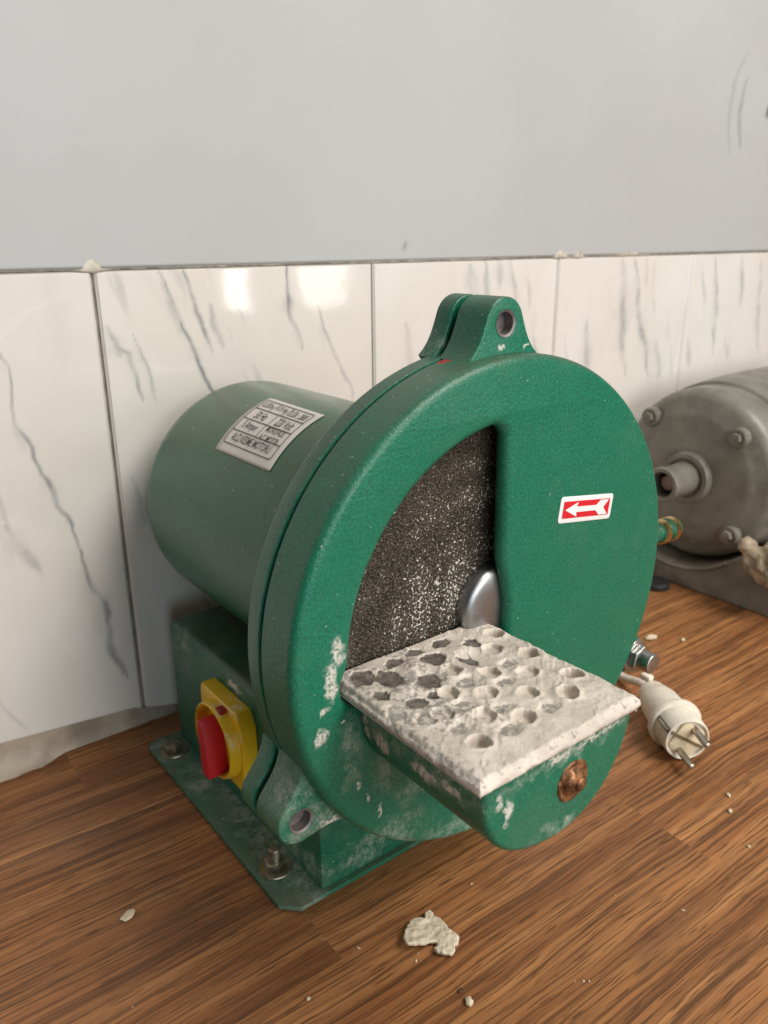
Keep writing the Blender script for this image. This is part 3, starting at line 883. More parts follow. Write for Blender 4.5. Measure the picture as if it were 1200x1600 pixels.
def make_table():
    x0, x1, y0, y1, zt, zb = -0.1150, -0.0066, -0.0952, 0.0150, 0.2112, 0.2036
    nx, ny = 270, 274
    xs, ys = np.linspace(x0, x1, nx), np.linspace(y0, y1, ny)
    X, Y = np.meshgrid(xs, ys, indexing='ij')
    h = 0.0005 * fbm(X, Y, 45, 50) + 0.0004 * fbm(X, Y, 160, 51, 3) + 0.0004 * sstep(0.1, 0.5, fbm(X * .7 + Y * .7, (X - Y) * 2.2, 90, 71, 2))
    # smears: ridges with a direction
    h += 0.00045 * fbm(X * 0.4 + Y * 0.9, X * 0.9 - Y * 0.4, 220, 52, 2) * sstep(-0.05, -0.02, X)
    bare = np.zeros_like(X); grime = np.zeros_like(X)
    wx, wy = X + 0.0026 * fbm(X, Y, 150, 53), Y + 0.0026 * fbm(X, Y, 150, 54)
    for cx, cy, rx, ry in BARE:
        d = np.maximum(np.abs((wx - cx) / rx), np.abs((wy - cy) / ry) * .6 + np.abs((wx - cx) / rx) * .55) * 1.12
        bare = np.maximum(bare, 1 - sstep(0.75, 1.1, d))
    for cx, cy, rx, ry in SEMI:
        d = np.hypot((wx - cx) / rx, (wy - cy) / ry)
        h -= 0.0007 * (1 - sstep(0.7, 1.1, d))
        grime = np.maximum(grime, 0.62 * (1 - sstep(0.5, 1.15, d)))
        bare = np.maximum(bare, 0.34 * (1 - sstep(0.55, 1.05, d)))
    h -= 0.0011 * bare
    for cx, cy, dep in HOLES:
        d = np.hypot(wx - cx, wy - cy)
        if dep > 0:
            rim = np.exp(-((d - 0.0064) / 0.0014) ** 2) * 0.0005
            wall_ = 1 - sstep(0.0046 - 0.0004 * dep, 0.0059, d)
            tilt = 1 + 0.25 * (wx - cx) / 0.006 * (1 - dep)
            h += rim - (0.0010 + 0.0056 * dep ** 1.6) * wall_ * tilt
            keep = sstep(0.0052, 0.0066, d)
            bare *= keep; grime *= keep
            if dep > .7: grime = np.maximum(grime, 0.52 * (1 - sstep(0.002, 0.0045, d)))
        else:
            h += 0.0022 * np.exp(-(d / 0.0055) ** 2)
            bare *= sstep(0.0055, 0.0075, d)
    grime = np.maximum(grime, np.clip(0.30 + 0.5 * fbm(X, Y, 40, 70), 0, 0.55) * sstep(-0.035, -0.085, X) * (bare < .5))
    worn = sstep(-0.035, -0.070, X - 0.25 * Y) * sstep(-0.055, -0.015, Y) * np.clip(0.75 + 0.9 * fbm(X, Y, 70, 72), 0, 1)
    grime = np.maximum(grime, 0.62 * worn)
    bare = np.maximum(bare, 0.30 * worn)
    # rounded, nibbled margin
    en = 0.0011 * fbm(X, Y, 120, 60)
    e = np.minimum(np.minimum(X - x0, x1 - X), np.minimum(Y - y0, 1e9)) + en
    h -= 0.0026 * (1 - sstep(0.0, 0.0036, e)) ** 2
    # left margin is scraped and grimy
    grime = np.maximum(grime, 0.45 * (1 - sstep(0.002, 0.012, X - x0)) * (Y < 0))
    grime = np.maximum(grime, 0.36 * (1 - sstep(0.001, 0.010, np.minimum(Y - y0, x1 - X))))
    # crust thickens to the front right corner
    h += 0.0010 * sstep(-0.06, -0.01, X) * sstep(-0.03, -0.09, Y)
    # ring of side walls
    Zt = zt + h
    mat_idx = lambda i, j: i * ny + j
    P = np.stack([X, Y, Zt], -1).reshape(-1, 3).tolist()
    B = bare.reshape(-1).tolist(); G = grime.reshape(-1).tolist()
    idx = np.arange(nx * ny).reshape(nx, ny)
    F = np.stack([idx[:-1, :-1], idx[1:, :-1], idx[1:, 1:], idx[:-1, 1:]], -1).reshape(-1, 4).tolist()
    loop = [mat_idx(i, 0) for i in range(nx)] + [mat_idx(nx - 1, j) for j in range(1, ny)] + [mat_idx(i, ny - 1) for i in range(nx - 2, -1, -1)] + [mat_idx(0, j) for j in range(ny - 2, 0, -1)]
    prev = loop
    K = 6
    cxm, cym = (x0 + x1) / 2, (y0 + y1) / 2
    for k in range(1, K + 1):
        t = k / K
        cur = []
        for q, vi in enumerate(loop):
            x, y, z = P[vi]
            n1 = mnoise.noise(Vector((x * 130, y * 130, t * 2.2))) + 0.6 * mnoise.noise(Vector((x * 330, y * 330, t * 5)))
            out = 0.0010 * math.sin(math.pi * min(t * 1.15, 1)) + 0.0007 * n1 - 0.0012 * t * t
            nxv = -1 if abs(x - x0) < 1e-6 else (1 if abs(x - x1) < 1e-6 else 0)
            nyv = -1 if abs(y - y0) < 1e-6 else (1 if abs(y - y1) < 1e-6 else 0)
            if abs(nxv) + abs(nyv) == 2: out *= .7
            if nyv == 1 or (nxv == 1): out = min(out, 0.0)
            zz = z + (zb - z) * t + (0.0008 * n1 if k == K else 0)
            P.append([x + nxv * out, y + nyv * out, zz])
            B.append(0.0)
            G.append(max(0.0, 0.40 + 0.30 * n1) if nxv == -1 else 0.12 + 0.25 * max(0, n1))
            cur.append(len(P) - 1)
        L = len(loop)
        for q in range(L):
            F.append([prev[q], cur[q], cur[(q + 1) % L], prev[(q + 1) % L]])
        prev = cur
    F.append(prev[::-1])
    me = bpy.data.meshes.new("t")
    me.from_pydata(P, [], F)
    for nm, v in (('bare', B), ('grime', G)):
        at = me.attributes.new(nm, 'FLOAT', 'POINT')
        at.data.foreach_set('value', v)
    me.validate()
    bm = bmesh.new(); bm.from_mesh(me); bmesh.ops.recalc_face_normals(bm, faces=bm.faces); bm.to_mesh(me); bm.free()
    return me


link('work_table', make_table(), m_table, TR, None)

# ---- bracket under the table, D-shaped at the front
br = [(-0.1075, 0.2046), (-0.1072, 0.190), (-0.1050, 0.1790), (-0.0995, 0.1685), (-0.0910, 0.1600), (-0.0800, 0.1545), (-0.0670, 0.1515), (-0.0545, 0.1505), (-0.0425, 0.1525), (-0.0310, 0.1575), (-0.0205, 0.1655), (-0.0120, 0.1770), (-0.0065, 0.1900), (-0.0040, 0.2046)]


def smooth_open(pts, n=6):
    out = []
    P = [Vector((*p, 0)) for p in pts]
    for i in range(len(P) - 1):
        p0, p1, p2, p3 = P[max(i - 1, 0)], P[i], P[i + 1], P[min(i + 2, len(P) - 1)]
        for k in range(n):
            t = k / n
            v = 0.5 * ((2 * p1) + (p2 - p0) * t + (2 * p0 - 5 * p1 + 4 * p2 - p3) * t * t + (3 * p1 - p0 - 3 * p2 + p3) * t ** 3)
            out.append((v.x, v.y))
    out.append(pts[-1])
    return out


BR = link('table_bracket', prism(smooth_open(br, 4), [], 0.0945, 0.0034, XZ(-0.0433), 3), m_bracket, TR, 30)
bx, bz = -0.0485, 0.1795
bolt = lathe([(0, -0.0945), (0.0030, -0.0944), (0.0058, -0.0936), (0.0070, -0.0924), (0.0073, -0.0912), (0.0078, -0.0908), (0.0096, -0.0914), (0.0106, -0.0912), (0.0112, -0.0904), (0.0112, -0.0890)], (bx, 0, bz), (0, 1, 0), 48)
for v in bolt.vertices:
    v.co += (v.co - Vector((bx, -0.09, bz))) * 0.05 * mnoise.noise(v.co * 300) + Vector((0, -0.0007, 0)) * mnoise.noise(v.co * 420)
link('rusty_bolt', bolt, m_rust, BR, 45)
slot = rbox(bx + 0.0012, bx + 0.0024, -0.0965, -0.0925, bz - 0.0040, bz + 0.0046, 0.0003)
link('bolt_tip', join(lathe(rnd(0.0036, -0.0955, -0.0925, 0.0010), (bx + 0.0014, 0, bz - 0.0006), (0, 1, 0), 14)), m_rust, BR, 45)

# ---- motor barrel
MO = 0.0950
brl = [(0.02, BACK + 0.004), (MO, BACK + 0.004), (MO, 0.300)]
for i in range(1, 9):
    q = math.radians(90 * i / 8)
    brl.append((MO - 0.015 + 0.015 * math.cos(q), 0.300 + 0.0200 * math.sin(q)))
brl.append((0, 0.3204))
BARREL = link('motor_barrel', lathe(brl, (0, 0, H), (0, 1, 0), 128), m_barrel, TR, 30)


# rating label wrapped on the barrel: u along y (left = far), v around the barrel downward
def cyl_pt(u, v, lift):
    yv = 0.2325 - 0.0770 * u - 0.0080 * v
    th = math.radians(101.8 + 36.0 * v + 1.4 * u * (1 - v))
    r = MO + lift
    return Vector((r * math.cos(th), yv, H + r * math.sin(th)))


def wrap(me, lift):
    for v in me.vertices:
        v.co = cyl_pt(v.co.x, v.co.y, lift)
    return me


def uvgrid(u0, u1, v0, v1, nu, nv):
    us, vs = np.linspace(u0, u1, nu), np.linspace(v0, v1, nv)
    U, V = np.meshgrid(us, vs, indexing='ij')
    return np.stack([U, V, np.zeros_like(U)], -1)


def label_sheet():
    g = uvgrid(0, 1, 0, 1, 12, 28)
    me = grid_mesh(g)
    wrap(me, 0.0004)
    return me


m_label = simple('off_white_label_film', (0.60, 0.56, 0.52), 0.42, var=0.05)
m_ink = simple('black_print', (0.018, 0.017, 0.017), 0.5)
LAB = link('rating_label', label_sheet(), m_label, TR, None)
LAB.modifiers.new('thickness', 'SOLIDIFY').thickness = 0.0002


def stroke(pts, w, lu=0.078, lv=0.0585):
    """polyline in label units -> thin quads (subdivided)"""
    bm = bmesh.new()
    for a, b in zip(pts, pts[1:]):
        ax, ay, bx_, by = a[0] * lu, a[1] * lv, b[0] * lu, b[1] * lv
        L = math.hypot(bx_ - ax, by - ay)
        if L < 1e-9: continue
        nxv, nyv = -(by - ay) / L * w / 2, (bx_ - ax) / L * w / 2
        n = max(1, int(L / 0.003))
        prev = None
        for i in range(n + 1):
            t = i / n
            x, y = ax + (bx_ - ax) * t, ay + (by - ay) * t
            cur = (bm.verts.new(((x + nxv) / lu, (y + nyv) / lv, 0)), bm.verts.new(((x - nxv) / lu, (y - nyv) / lv, 0)))
            if prev: bm.faces.new((prev[0], prev[1], cur[1], cur[0]))
            prev = cur
    me = bpy.data.meshes.new("s")
    bm.to_mesh(me); bm.free()
    return me


def text_mesh(s, u, v, h, wmax, lu=0.078, lv=0.0585, shear=0.0):
    cu = bpy.data.curves.new("t", 'FONT')
    cu.body = s
    cu.align_x = 'CENTER'; cu.align_y = 'CENTER'
    cu.size = 1.0
    cu.resolution_u = 2
    cu.offset = 0.002
    ob = bpy.data.objects.new("t", cu)
    me = bpy.data.meshes.new_from_object(ob)
    bpy.data.objects.remove(ob); bpy.data.curves.remove(cu)
    xs = [q.co.x for q in me.vertices]; ys = [q.co.y for q in me.vertices]
    wx, hy = max(xs) - min(xs), max(ys) - min(ys)
    mx, my = (max(xs) + min(xs)) / 2, (max(ys) + min(ys)) / 2
    for q in me.vertices:
        x, y = (q.co.x - mx) / wx * wmax, (q.co.y - my) / hy * h
        q.co = Vector((u + (x + shear * y) / lu, v - y / lv, 0))
    return me


b0, b1, c0, c1 = 0.055, 0.925, 0.070, 0.875
rows = [c0, c0 + 0.245 * (c1 - c0), c0 + 0.50 * (c1 - c0), c0 + 0.755 * (c1 - c0), c1]
rad = 0.035
rr_ = []
for (ccx, ccy, a0) in ((b1 - rad, c0 + rad * 1.3, -90), (b1 - rad, c1 - rad * 1.3, 0), (b0 + rad, c1 - rad * 1.3, 90), (b0 + rad, c0 + rad * 1.3, 180)):
    for i in range(6):
        q = math.radians(a0 + 18 * i)
        rr_.append((ccx + rad * math.cos(q), ccy + rad * 1.3 * math.sin(q)))
rr_.append(rr_[0])
parts = [stroke(rr_, 0.0007)]
for v in rows[1:4]:
    parts.append(stroke([(b0, v), (b1, v)], 0.0007))
parts += [stroke([(0.345, rows[0]), (0.285, rows[1])], 0.0006), stroke([(0.585, rows[0]), (0.525, rows[1])], 0.0006),
          stroke([(0.50, rows[1]), (0.50, rows[2])], 0.0006), stroke([(0.49, rows[2]), (0.49, rows[3])], 0.0006)]
mid = lambda i: (rows[i] + rows[i + 1]) / 2
parts += [text_mesh("0,55Kw", 0.190, mid(0), 0.0070, 0.0148), text_mesh("0.75 Hp", 0.435, mid(0), 0.0070, 0.0142), text_mesh("D./Dk : 2800", 0.735, mid(0), 0.0070, 0.0230),
          text_mesh("50 Hz", 0.285, mid(1), 0.0078, 0.0150), text_mesh("220 Volt", 0.715, mid(1), 0.0082, 0.0215),
          text_mesh("5 Amper", 0.285, mid(2), 0.0088, 0.0205), text_mesh("MONOFAZE", 0.70, mid(2) - 0.060, 0.0052, 0.0235), text_mesh("A.C. MOTOR", 0.70, mid(2) + 0.068, 0.0052, 0.0245),
          text_mesh("AL\u00c7I KESME MOTORU", 0.49, mid(3), 0.0080, 0.0540)]
link('label_print', wrap(join(*parts), 0.00105), m_ink, LAB, None)

# ---- arrow sticker on the cover
m_white = simple('white_sticker', (0.78, 0.77, 0.76), 0.4)
m_stred = simple('red_sticker_print', (0.62, 0.012, 0.022), 0.4)


def onface(pts, y):
    c, s = math.cos(math.radians(-8.4)), math.sin(math.radians(-8.4))
    bm = bmesh.new()
    for pc in (pts if isinstance(pts[0], list) else [pts]):
        bm.faces.new([bm.verts.new((0.0633 + x * c - z * s, y, 0.2693 + x * s + z * c)) for x, z in pc])
    for f in bm.faces:
        f.normal_update()
        if f.normal.y > 0: f.normal_flip()
    me = bpy.data.meshes.new("f")
    bm.to_mesh(me); bm.free()
    return me


def rrect(w, h, r, n=5):
    o = []
    for cx_, cy_, a0 in ((w / 2 - r, h / 2 - r, 0), (-w / 2 + r, h / 2 - r, 90), (-w / 2 + r, -h / 2 + r, 180), (w / 2 - r, -h / 2 + r, 270)):
        for i in range(n + 1):
            q = math.radians(a0 + 90 * i / n)
            o.append((cx_ + r * math.cos(q), cy_ + r * math.sin(q)))
    return o


stx = Matrix.Translation((0.0633, 0, 0.2693)) @ Matrix.Rotation(math.radians(8.4), 4, 'Y') @ XZ(-0.0002)
STK = link('arrow_sticker', prism(rrect(0.0500, 0.0162, 0.0022), [], 0.0004, 0.0001, stx, 1), m_white, TR, None)
link('sticker_panel', onface(rrect(0.0440, 0.0104, 0.0003, 1), -0.00065), m_stred, STK, None)
arrow = [[(-0.0205, 0.0), (-0.0090, 0.0046), (-0.0100, 0.0017), (-0.0100, 0.0)], [(-0.0205, 0.0), (-0.0100, 0.0), (-0.0100, -0.0017), (-0.0090, -0.0046)],
         [(-0.0100, 0.0017), (0.0085, 0.0017), (0.0085, -0.0017), (-0.0100, -0.0017)],
         [(0.0085, 0.0), (0.0085, 0.0017), (0.0122, 0.0047), (0.0205, 0.0047), (0.0160, 0.0)], [(0.0085, 0.0), (0.0160, 0.0), (0.0205, -0.0047), (0.0122, -0.0047), (0.0085, -0.0017)]]
link('arrow_mark', onface(arrow, -0.00085), m_white, STK, None)

# ---- base: folded box and plate
boxo = [(-0.0850, 0.0046), (0.0850, 0.0046), (0.0850, 0.1120)] + arc(0.0785, 0.1125, 0.0065, 0, 90, 5) + arc(-0.0785, 0.1125, 0.0065, 90, 180, 5)
link('base_box', prism(boxo, [], 0.2300, 0.0012, XZ(0.0805 + 0.1150), 2), m_box, TR, 30)
link('mounting_neck', rbox(-0.04, 0.04, 0.054, 0.0815, 0.088, 0.117, 0.002), m_box, TR)
px0, px1, py0, py1, r = -0.1155, 0.1155, 0.0765, 0.3190, 0.011
plo = [(px0 + r, py0), (px1 - r, py0), (px1, py0 + r), ] + arc(px1 - r, py1 - r, r, 0, 90, 5) + arc(px0 + r, py1 - r, r, 90, 180, 5) + [(px0, py0 + r)]
PL = link('base_plate', prism(plo, [], 0.0036, 0.0006, XY(0.0028), 1), m_plate, TR, 30)


def plate_bolt(x, y, stud_h):
    z = 0.0046
    o = link('plate_bolt', lathe(rnd(0.0042, z, z + stud_h, 0.0007), (x, y, 0), (0, 0, 1), 20), m_stud, TR, 35)
    link('washer', lathe([(0.004, z + 0.0001), (0.0118, z + 0.0001), (0.0122, z + 0.0008), (0.0118, z + 0.0018), (0.004, z + 0.0018)], (x, y, 0), (0, 0, 1), 36), m_stud, o, 35)
    link('nut', prism(circle(0.0078, 6, x, y, 0.35), [circle(0.0041, 20, x, y)], 0.0055, 0.0006, XY(z + 0.0046), 1), m_stud, o, 30)


plate_bolt(-0.1000, 0.1180, 0.0175)
plate_bolt(-0.1000, 0.2920, 0.0075)
plate_bolt(0.1000, 0.1180, 0.0175)
plate_bolt(0.1000, 0.2920, 0.0075)

# ---- rotary switch on the left face of the box
SY, SZ = 0.1950, 0.0700
XF = -0.0850
sq = [(SY - 0.033, SZ - 0.028), (SY - 0.026, SZ - 0.033), (SY + 0.026, SZ - 0.033), (SY + 0.033, SZ - 0.028), (SY + 0.033, SZ + 0.026), (SY + 0.030, SZ + 0.033), (SY - 0.026, SZ + 0.033), (SY - 0.033, SZ + 0.022)]
SWB = link('switch_plate', prism(sq, [], 0.0130, 0.0016, YZ(XF - 0.0062), 2), m_yellow, TR, 30)
col_p = [(0.0325, -0.010), (0.0312, 0.004), (0.0302, 0.0140), (0.0296, 0.0160), (0.0286, 0.0168), (0.0276, 0.0162), (0.0271, 0.0150), (0.0265, 0.0035)]
link('switch_collar', lathe([(r_, 0 + t) for r_, t in col_p], (XF - 0.004, SY, SZ), (-1, 0, 0), 64), m_yellow, SWB, 40)
link('collar_slot', rbox(XF - 0.0185, XF - 0.0115, SY - 0.013, SY - 0.005, SZ + 0.0275, SZ + 0.0308, 0.0006), m_redin, SWB)
KN = link('switch_knob', lathe([(0.0266, 0.003), (0.0262, 0.0065), (0.022, 0.0072), (0.0, 0.0072)], (XF - 0.004, SY, SZ), (-1, 0, 0), 48), m_redin, TR, 40)
bar = [(SY - 0.0085, SZ - 0.0275), (SY + 0.0085, SZ - 0.0275), (SY + 0.0098, SZ - 0.022), (SY + 0.0085, SZ + 0.010), (SY + 0.0040, SZ + 0.0205), (SY - 0.0040, SZ + 0.0205), (SY - 0.0085, SZ + 0.010), (SY - 0.0098, SZ - 0.022)]
bar = [(SY + (y_ - SY) * 0.55 + (z_ - SZ) * 0.10, SZ + (z_ - SZ) * 0.96) for y_, z_ in bar]
link('knob_grip', prism(bar, [], 0.0200, 0.0012, YZ(XF - 0.0195), 2), m_red, KN, 30)

# ---- water inlet barb on the right
fit = [(0.0, 0.0), (0.0085, 0.0), (0.0085, 0.05), (0.0070, 0.052), (0.0070, 0.0600), (0.0092, 0.0620), (0.0092, 0.0668), (0.0070, 0.0690), (0.0070, 0.0720), (0.0094, 0.0745), (0.0094, 0.0790), (0.0080, 0.0830), (0.0045, 0.0832), (0.0045, 0.06)]
FT = link('water_inlet', lathe(fit, (0.146, 0.040, 0.2100), (1, 0.02, -0.03), 32), m_rear, TR, 35)
for t in (0.0620, 0.0745):
    link('brass_ring', lathe([(0.0080, t - 0.001), (0.0097, t), (0.0097, t + 0.0046), (0.0080, t + 0.0056)], (0.146, 0.040, 0.2100), (1, 0.02, -0.03), 32), m_brass, FT, 35)

# ------------------------------------------------------------------ the grey motor at the right
GX = 0.572
GM = thing('grey_motor', 'old dusty grey cylindrical electric motor on a cast base at the right edge', 'motor', (0.75, 0.24, 0))
gc = (0, 0.240, 0.141)
bell = [(0.028, GX + 0.000), (0.074, GX + 0.001), (0.082, GX + 0.003), (0.089, GX + 0.009), (0.096, GX + 0.010), (0.1020, GX + 0.0135), (0.1065, GX + 0.020), (0.1085, GX + 0.030), (0.1090, GX + 0.060)]
link('end_bell', lathe(bell, gc, (1, 0, 0), 96), m_gm, GM, 40)
link('motor_body', lathe([(0.109, GX + 0.0605), (0.1125, GX + 0.063), (0.1145, GX + 0.085), (0.1165, GX + 0.130), (0.1170, GX + 0.17), (0.1170, GX + 0.38), (0.05, GX + 0.40), (0, GX + 0.40)], gc, (1, 0, 0), 96), m_gm, GM, 30)
link('bearing_boss', lathe([(0.0335, GX + 0.001), (0.0325, GX - 0.006), (0.0305, GX - 0.0085), (0.0255, GX - 0.009), (0.0225, GX - 0.006), (0.0205, GX - 0.006), (0.0202, GX - 0.048), (0.0215, GX - 0.0485), (0.0218, GX - 0.0545), (0.0205, GX - 0.0565), (0.0165, GX - 0.0565), (0.0152, GX - 0.055), (0.0152, GX - 0.010), (0, GX - 0.010)], gc, (1, 0, 0), 48), m_gm, GM, 35)
link('shaft', lathe(rnd(0.0095, GX - 0.0430, GX - 0.005, 0.001), gc, (1, 0, 0), 24), simple('pinkish_steel_shaft', (0.28, 0.19, 0.165), 0.5, 0.4), GM)
for dy, dz in ((0.062, 0.066), (-0.058, 0.060), (-0.063, -0.060), (0.062, -0.060)):
    c3 = (0, gc[1] + dy, gc[2] + dz)
    bo = link('bolt', lathe([(0.0125, GX + 0.008), (0.0120, GX - 0.001), (0.0105, GX - 0.0025), (0.0085, GX - 0.0025), (0.0085, GX - 0.0025), (0, GX - 0.0025)], c3, (1, 0, 0), 24), m_gm, GM, 35)
    link('bolt_head', prism(circle(0.0072, 6, 0, 0, 0.2), [], 0.007, 0.001, Matrix.Translation((GX - 0.005, c3[1], c3[2])) @ YZ(0), 1), m_gm, bo, 30)
# cast base with a saddle
sad = arc(gc[1], gc[2], 0.1150, 236, 304, 16)
GB = link('motor_base', prism([(0.345, 0.0), (0.345, 0.040)] + sad[::1][::-1][::-1][0:0] + [(gc[1] + 0.1150 * math.cos(math.radians(a_)), gc[2] + 0.1150 * math.sin(math.radians(a_))) for a_ in range(-52, -130, -4)] + [(0.150, 0.066), (0.122, 0.058), (0.098, 0.040), (0.085, 0.0)], [], 0.30, 0.003, YZ(0.561 + 0.15), 2), m_gmb, GM, 30)
link('rim_bead', tube([(0.5600, gc[1] + 0.1155 * math.cos(math.radians(a_)), gc[2] + 0.1155 * math.sin(math.radians(a_))) for a_ in range(-128, -48, 4)], 0.0022, 8), m_gmb, GM)
link('foot', join(lathe(rnd(0.018, 0.0, 0.008, 0.002), (0.535, 0.245, 0), (0, 0, 1), 28)), m_dark, GM)

# crusty lump on the base, right edge
lump = bmesh.new()
for c_, r_ in (((0.548, 0.125, 0.070), 0.017), ((0.555, 0.108, 0.080), 0.018), ((0.545, 0.103, 0.058), 0.013), ((0.552, 0.142, 0.083), 0.010), ((0.560, 0.090, 0.066), 0.018), ((0.553, 0.117, 0.060), 0.015)):
    bmesh.ops.create_icosphere(lump, subdivisions=3, radius=r_, matrix=Matrix.Translation(c_))
lm = remeshed(bm_mesh(lump), 0.0022, 0.0042, 60, 3)
lo = link('plaster_lump', lm, m_crust, None, None)
tag(lo, 'tan crumbly lump of old plaster lying on the base of the grey motor', 'plaster lump')

# ------------------------------------------------------------------ the mains plug
ax = Vector((-0.541, -0.841, 0.0)).normalized()
face = Vector((0.2400, 0.0125, 0.0215))
sd = Vector((ax.y, -ax.x, 0)) * -1        # to the right seen from the camera
PG = thing('power_plug', 'cream coloured two pin mains plug lying on the wooden worktop', 'plug', (0.26, 0.05, 0))
pb = [(0.0, -0.0800), (0.0085, -0.0800), (0.0112, -0.0785), (0.0128, -0.0750), (0.0128, -0.0700), (0.0150, -0.0660), (0.0172, -0.0560), (0.0182, -0.0400), (0.0190, -0.0290), (0.0222, -0.0285), (0.0236, -0.0270), (0.0238, -0.0245), (0.0226, -0.0225), (0.0202, -0.0218), (0.0196, -0.0020), (0.0190, -0.0003), (0.0182, 0.0), (0.0174, -0.0006), (0.0170, -0.0030), (0.0, -0.0030)]
BODY = link('plug_body', lathe(pb, face, ax, 64), m_cream, PG, 40)
roll = math.radians(60)
pd = sd * math.cos(roll) + Vector((0, 0, 1)) * math.sin(roll)      # line through the two pins
pn = sd * -math.sin(roll) + Vector((0, 0, 1)) * math.cos(roll)


def orient(me, cx_, w):
    m4 = Matrix.Identity(4)
    for i in range(3):
        m4[i][0], m4[i][1], m4[i][2] = pd[i], pn[i], ax[i]
    m4.translation = face
    me.transform(m4)
    if m4.determinant() < 0: me.flip_normals()
    return me


link('face_insert', orient(prism(rrect(0.0270, 0.0235, 0.005), [], 0.0030, 0.0006, XY(-0.0022)), 0, 0), m_cream_in, BODY, 30)
link('face_rib', orient(rbox(-0.0013, 0.0013, -0.0170, 0.0170, -0.0012, 0.0003, 0.0003), 0, 0), simple('brown_groove', (0.16, 0.11, 0.05), 0.6), BODY, 30)
for s_ in (-1, 1):
    # side cheeks with the earth slots
    link('earth_slot', orient(rbox(-0.0022, 0.0022, s_ * 0.0192 - 0.0012, s_ * 0.0192 + 0.0012, -0.0215, -0.0005, 0.0004), 0, 0), simple('dark_slot', (0.06, 0.05, 0.035), 0.5), BODY, 30)
    link('earth_clip', orient(rbox(-0.0012, 0.0012, s_ * 0.0200 - 0.0010, s_ * 0.0200 + 0.0010, -0.0190, -0.0015, 0.0003), 0, 0), m_pin, BODY, 30)
    pr_ = lathe([(0.0030, -0.003), (0.0030, 0.0205), (0.0026, 0.0222), (0.0015, 0.0230), (0, 0.0232)], face + pd * (s_ * 0.0112), ax, 20)
    link('pin', pr_, m_pin, PG, 35)
back = face - ax * 0.0795
link('cord', tube([back, back - ax * 0.02 + Vector((0, 0, -0.004)), back - ax * 0.05 + Vector((-0.006, 0, -0.014)), back - ax * 0.09 + Vector((-0.02, 0, -0.0175)), back - ax * 0.13 + Vector((-0.05, 0.01, -0.0175)), (0.22, 0.235, 0.0042), (0.15, 0.26, 0.0042)], 0.0040, 12), m_cream, PG)
link('strain_clip', rbox(0.2795, 0.2875, 0.0790, 0.0900, 0.0300, 0.0365, 0.002), m_cream, PG)

# ------------------------------------------------------------------ plaster bits on the worktop
m_flake = plaster_mat('cream_flake')
_n = [n for n in m_flake.node_tree.nodes if n.type == 'MIX'][0]
_n.inputs[6].default_value, _n.inputs[7].default_value = (0.50, 0.42, 0.31, 1), (0.64, 0.55, 0.42, 1)
CH = [(-0.0371, 0.0237), (-0.0382, 0.0179), (-0.0371, 0.0135), (-0.0372, 0.0075), (-0.0379, 0.0054), (-0.037, -0.0004), (-0.0375, -0.005), (-0.0406, -0.0076), (-0.0436, -0.0069), (-0.0458, -0.01), (-0.05, -0.0115), (-0.0533, -0.0089), (-0.0559, -0.0046), (-0.0554, -0.0017), (-0.0512, -0.0001), (-0.0519, 0.0024), (-0.0597, 0.0049), (-0.0664, 0.0069), (-0.0689, 0.0089), (-0.0674, 0.0134), (-0.0637, 0.0179), (-0.059, 0.0211), (-0.0525, 0.0247), (-0.0481, 0.0239), (-0.045, 0.0206), (-0.0409, 0.0236)]
fl = remeshed(prism(CH[::-1], [], 0.0030, 0.0006, XY(0.0027)), 0.00075, 0.0009, 260, 5)
for v in fl.vertices:      # the flake is slightly cupped: its left end stands off the worktop
    v.co.z += 0.0036 * max(0.0, (-0.050 - v.co.x) / 0.018) ** 1.3 + 0.0006 * mnoise.noise(v.co * 90)
tag(link('plaster_flake', fl, m_flake, None, None), 'large ragged cream plaster flake lying on the wood in front of the trimmer', 'plaster flake')


m_crumb = plaster_mat('cream_crumb')
_n = [n for n in m_crumb.node_tree.nodes if n.type == 'MIX'][0]
_n.inputs[6].default_value, _n.inputs[7].default_value = (0.46, 0.37, 0.25, 1), (0.66, 0.56, 0.41, 1)


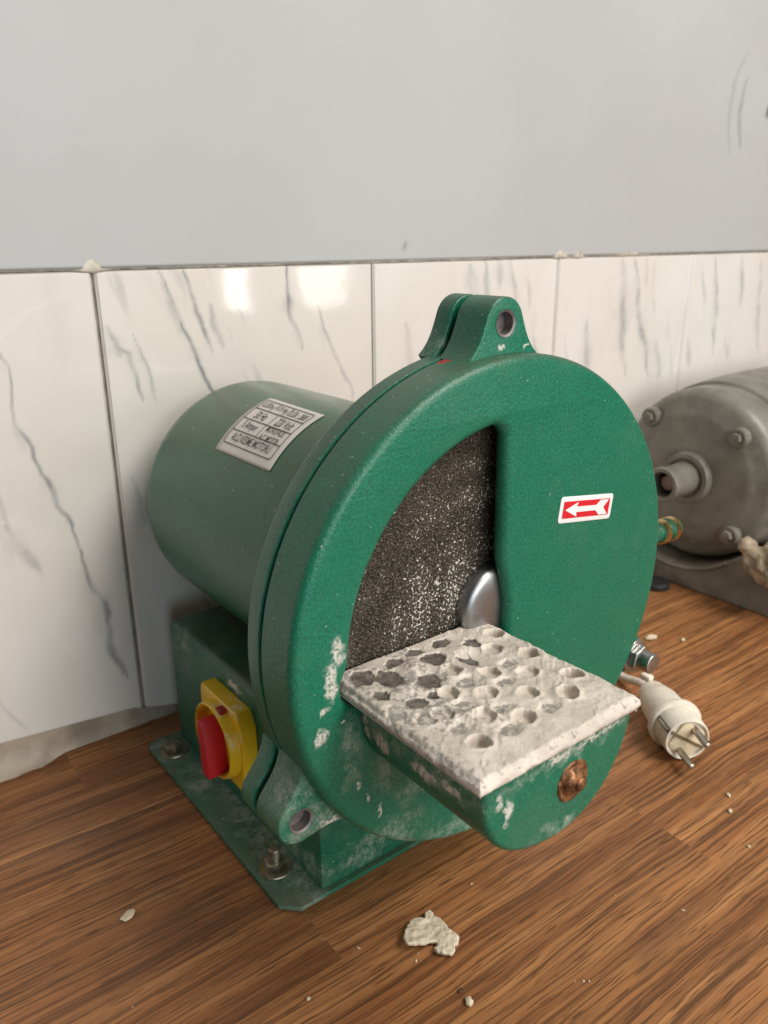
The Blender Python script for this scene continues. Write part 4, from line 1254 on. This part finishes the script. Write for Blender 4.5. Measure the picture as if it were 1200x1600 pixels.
def crumb(x, y, sx_, sy_, sz_, rz, label, seed, group=None):
    bm = bmesh.new()
    bmesh.ops.create_icosphere(bm, subdivisions=3, radius=1.0)
    for v in bm.verts:
        n_ = 1 + 0.35 * mnoise.noise(v.co * 1.6 + Vector((seed, 0, 0))) + 0.15 * mnoise.noise(v.co * 4 + Vector((seed, 5, 0)))
        v.co *= n_
        v.co = Vector((v.co.x * sx_, v.co.y * sy_, v.co.z * sz_))
    bmesh.ops.rotate(bm, verts=bm.verts, cent=(0, 0, 0), matrix=Matrix.Rotation(rz, 3, 'Z'))
    zmin = min(v.co.z for v in bm.verts)
    bmesh.ops.translate(bm, verts=bm.verts, vec=(x, y, -zmin * 0.8))
    me = bm_mesh(bm)
    return tag(link('plaster_crumb', me, m_crumb, None, None), label, 'plaster crumb', group)


crumb(-0.0624, -0.0407, 0.0030, 0.0022, 0.0018, 0.9, 'pale pointed crumb at the bottom edge below the large flake', 1)
crumb(-0.1353, 0.0194, 0.0013, 0.0011, 0.0010, 0.2, 'tiny white speck left of the large flake near the bottom edge', 2)
crumb(-0.1968, 0.1453, 0.0062, 0.0032, 0.0012, 0.5, 'flat pale crumb alone on the wood left of the base plate', 3)
crumb(0.4069, 0.1623, 0.0070, 0.0035, 0.0028, -0.4, 'small white crumb on the wood behind the clamp bolt', 4)
crumb(0.4320, 0.1385, 0.0026, 0.0020, 0.0015, 0.1, 'faint speck between the white crumb and the grey motor base', 5)
crumb(0.1867, -0.0743, 0.0014, 0.0012, 0.0010, 0.0, 'tiny pale speck at the right edge of the worktop', 6)
crumb(0.2116, -0.0453, 0.0022, 0.0016, 0.0013, 0.4, 'small speck just in front of the plug pins, lower one', 7)
crumb(0.2281, -0.0342, 0.0022, 0.0014, 0.0012, 1.2, 'small speck to the right in front of the plug pins', 8)
for i, (x, y, w_) in enumerate([(0.0019, -0.0725, 'left one of a pair right of the large flake'), (0.0045, -0.0745, 'right one of a pair right of the large flake'), (0.0967, -0.0783, 'alone in the lower right of the worktop'),
                                (0.002, 0.025, 'just above and right of the large flake'), (-0.0684, 0.0007, 'touching the lower left of the large flake'), (-0.091, 0.0304, 'between the base plate corner and the large flake')]):
    crumb(x, y, 0.0008 + 0.0003 * (i % 3), 0.0006, 0.0005, i, 'pinhead pale speck on wood, ' + w_, 20 + i, 'pinhead plaster specks on the worktop')
sd_ = bmesh.new()
bmesh.ops.create_icosphere(sd_, subdivisions=2, radius=1.0)
for v in sd_.verts: v.co = Vector((-0.0611 + v.co.x * 0.0020 + v.co.y * 0.0008, -0.0316 + v.co.y * 0.0010, 0.0008 + v.co.z * 0.0008))
tag(link('dark_seed', bm_mesh(sd_), simple('dark_brown_husk', (0.03, 0.018, 0.010), 0.6), None, None), 'small dark brown husk just above the pale pointed crumb', 'husk')
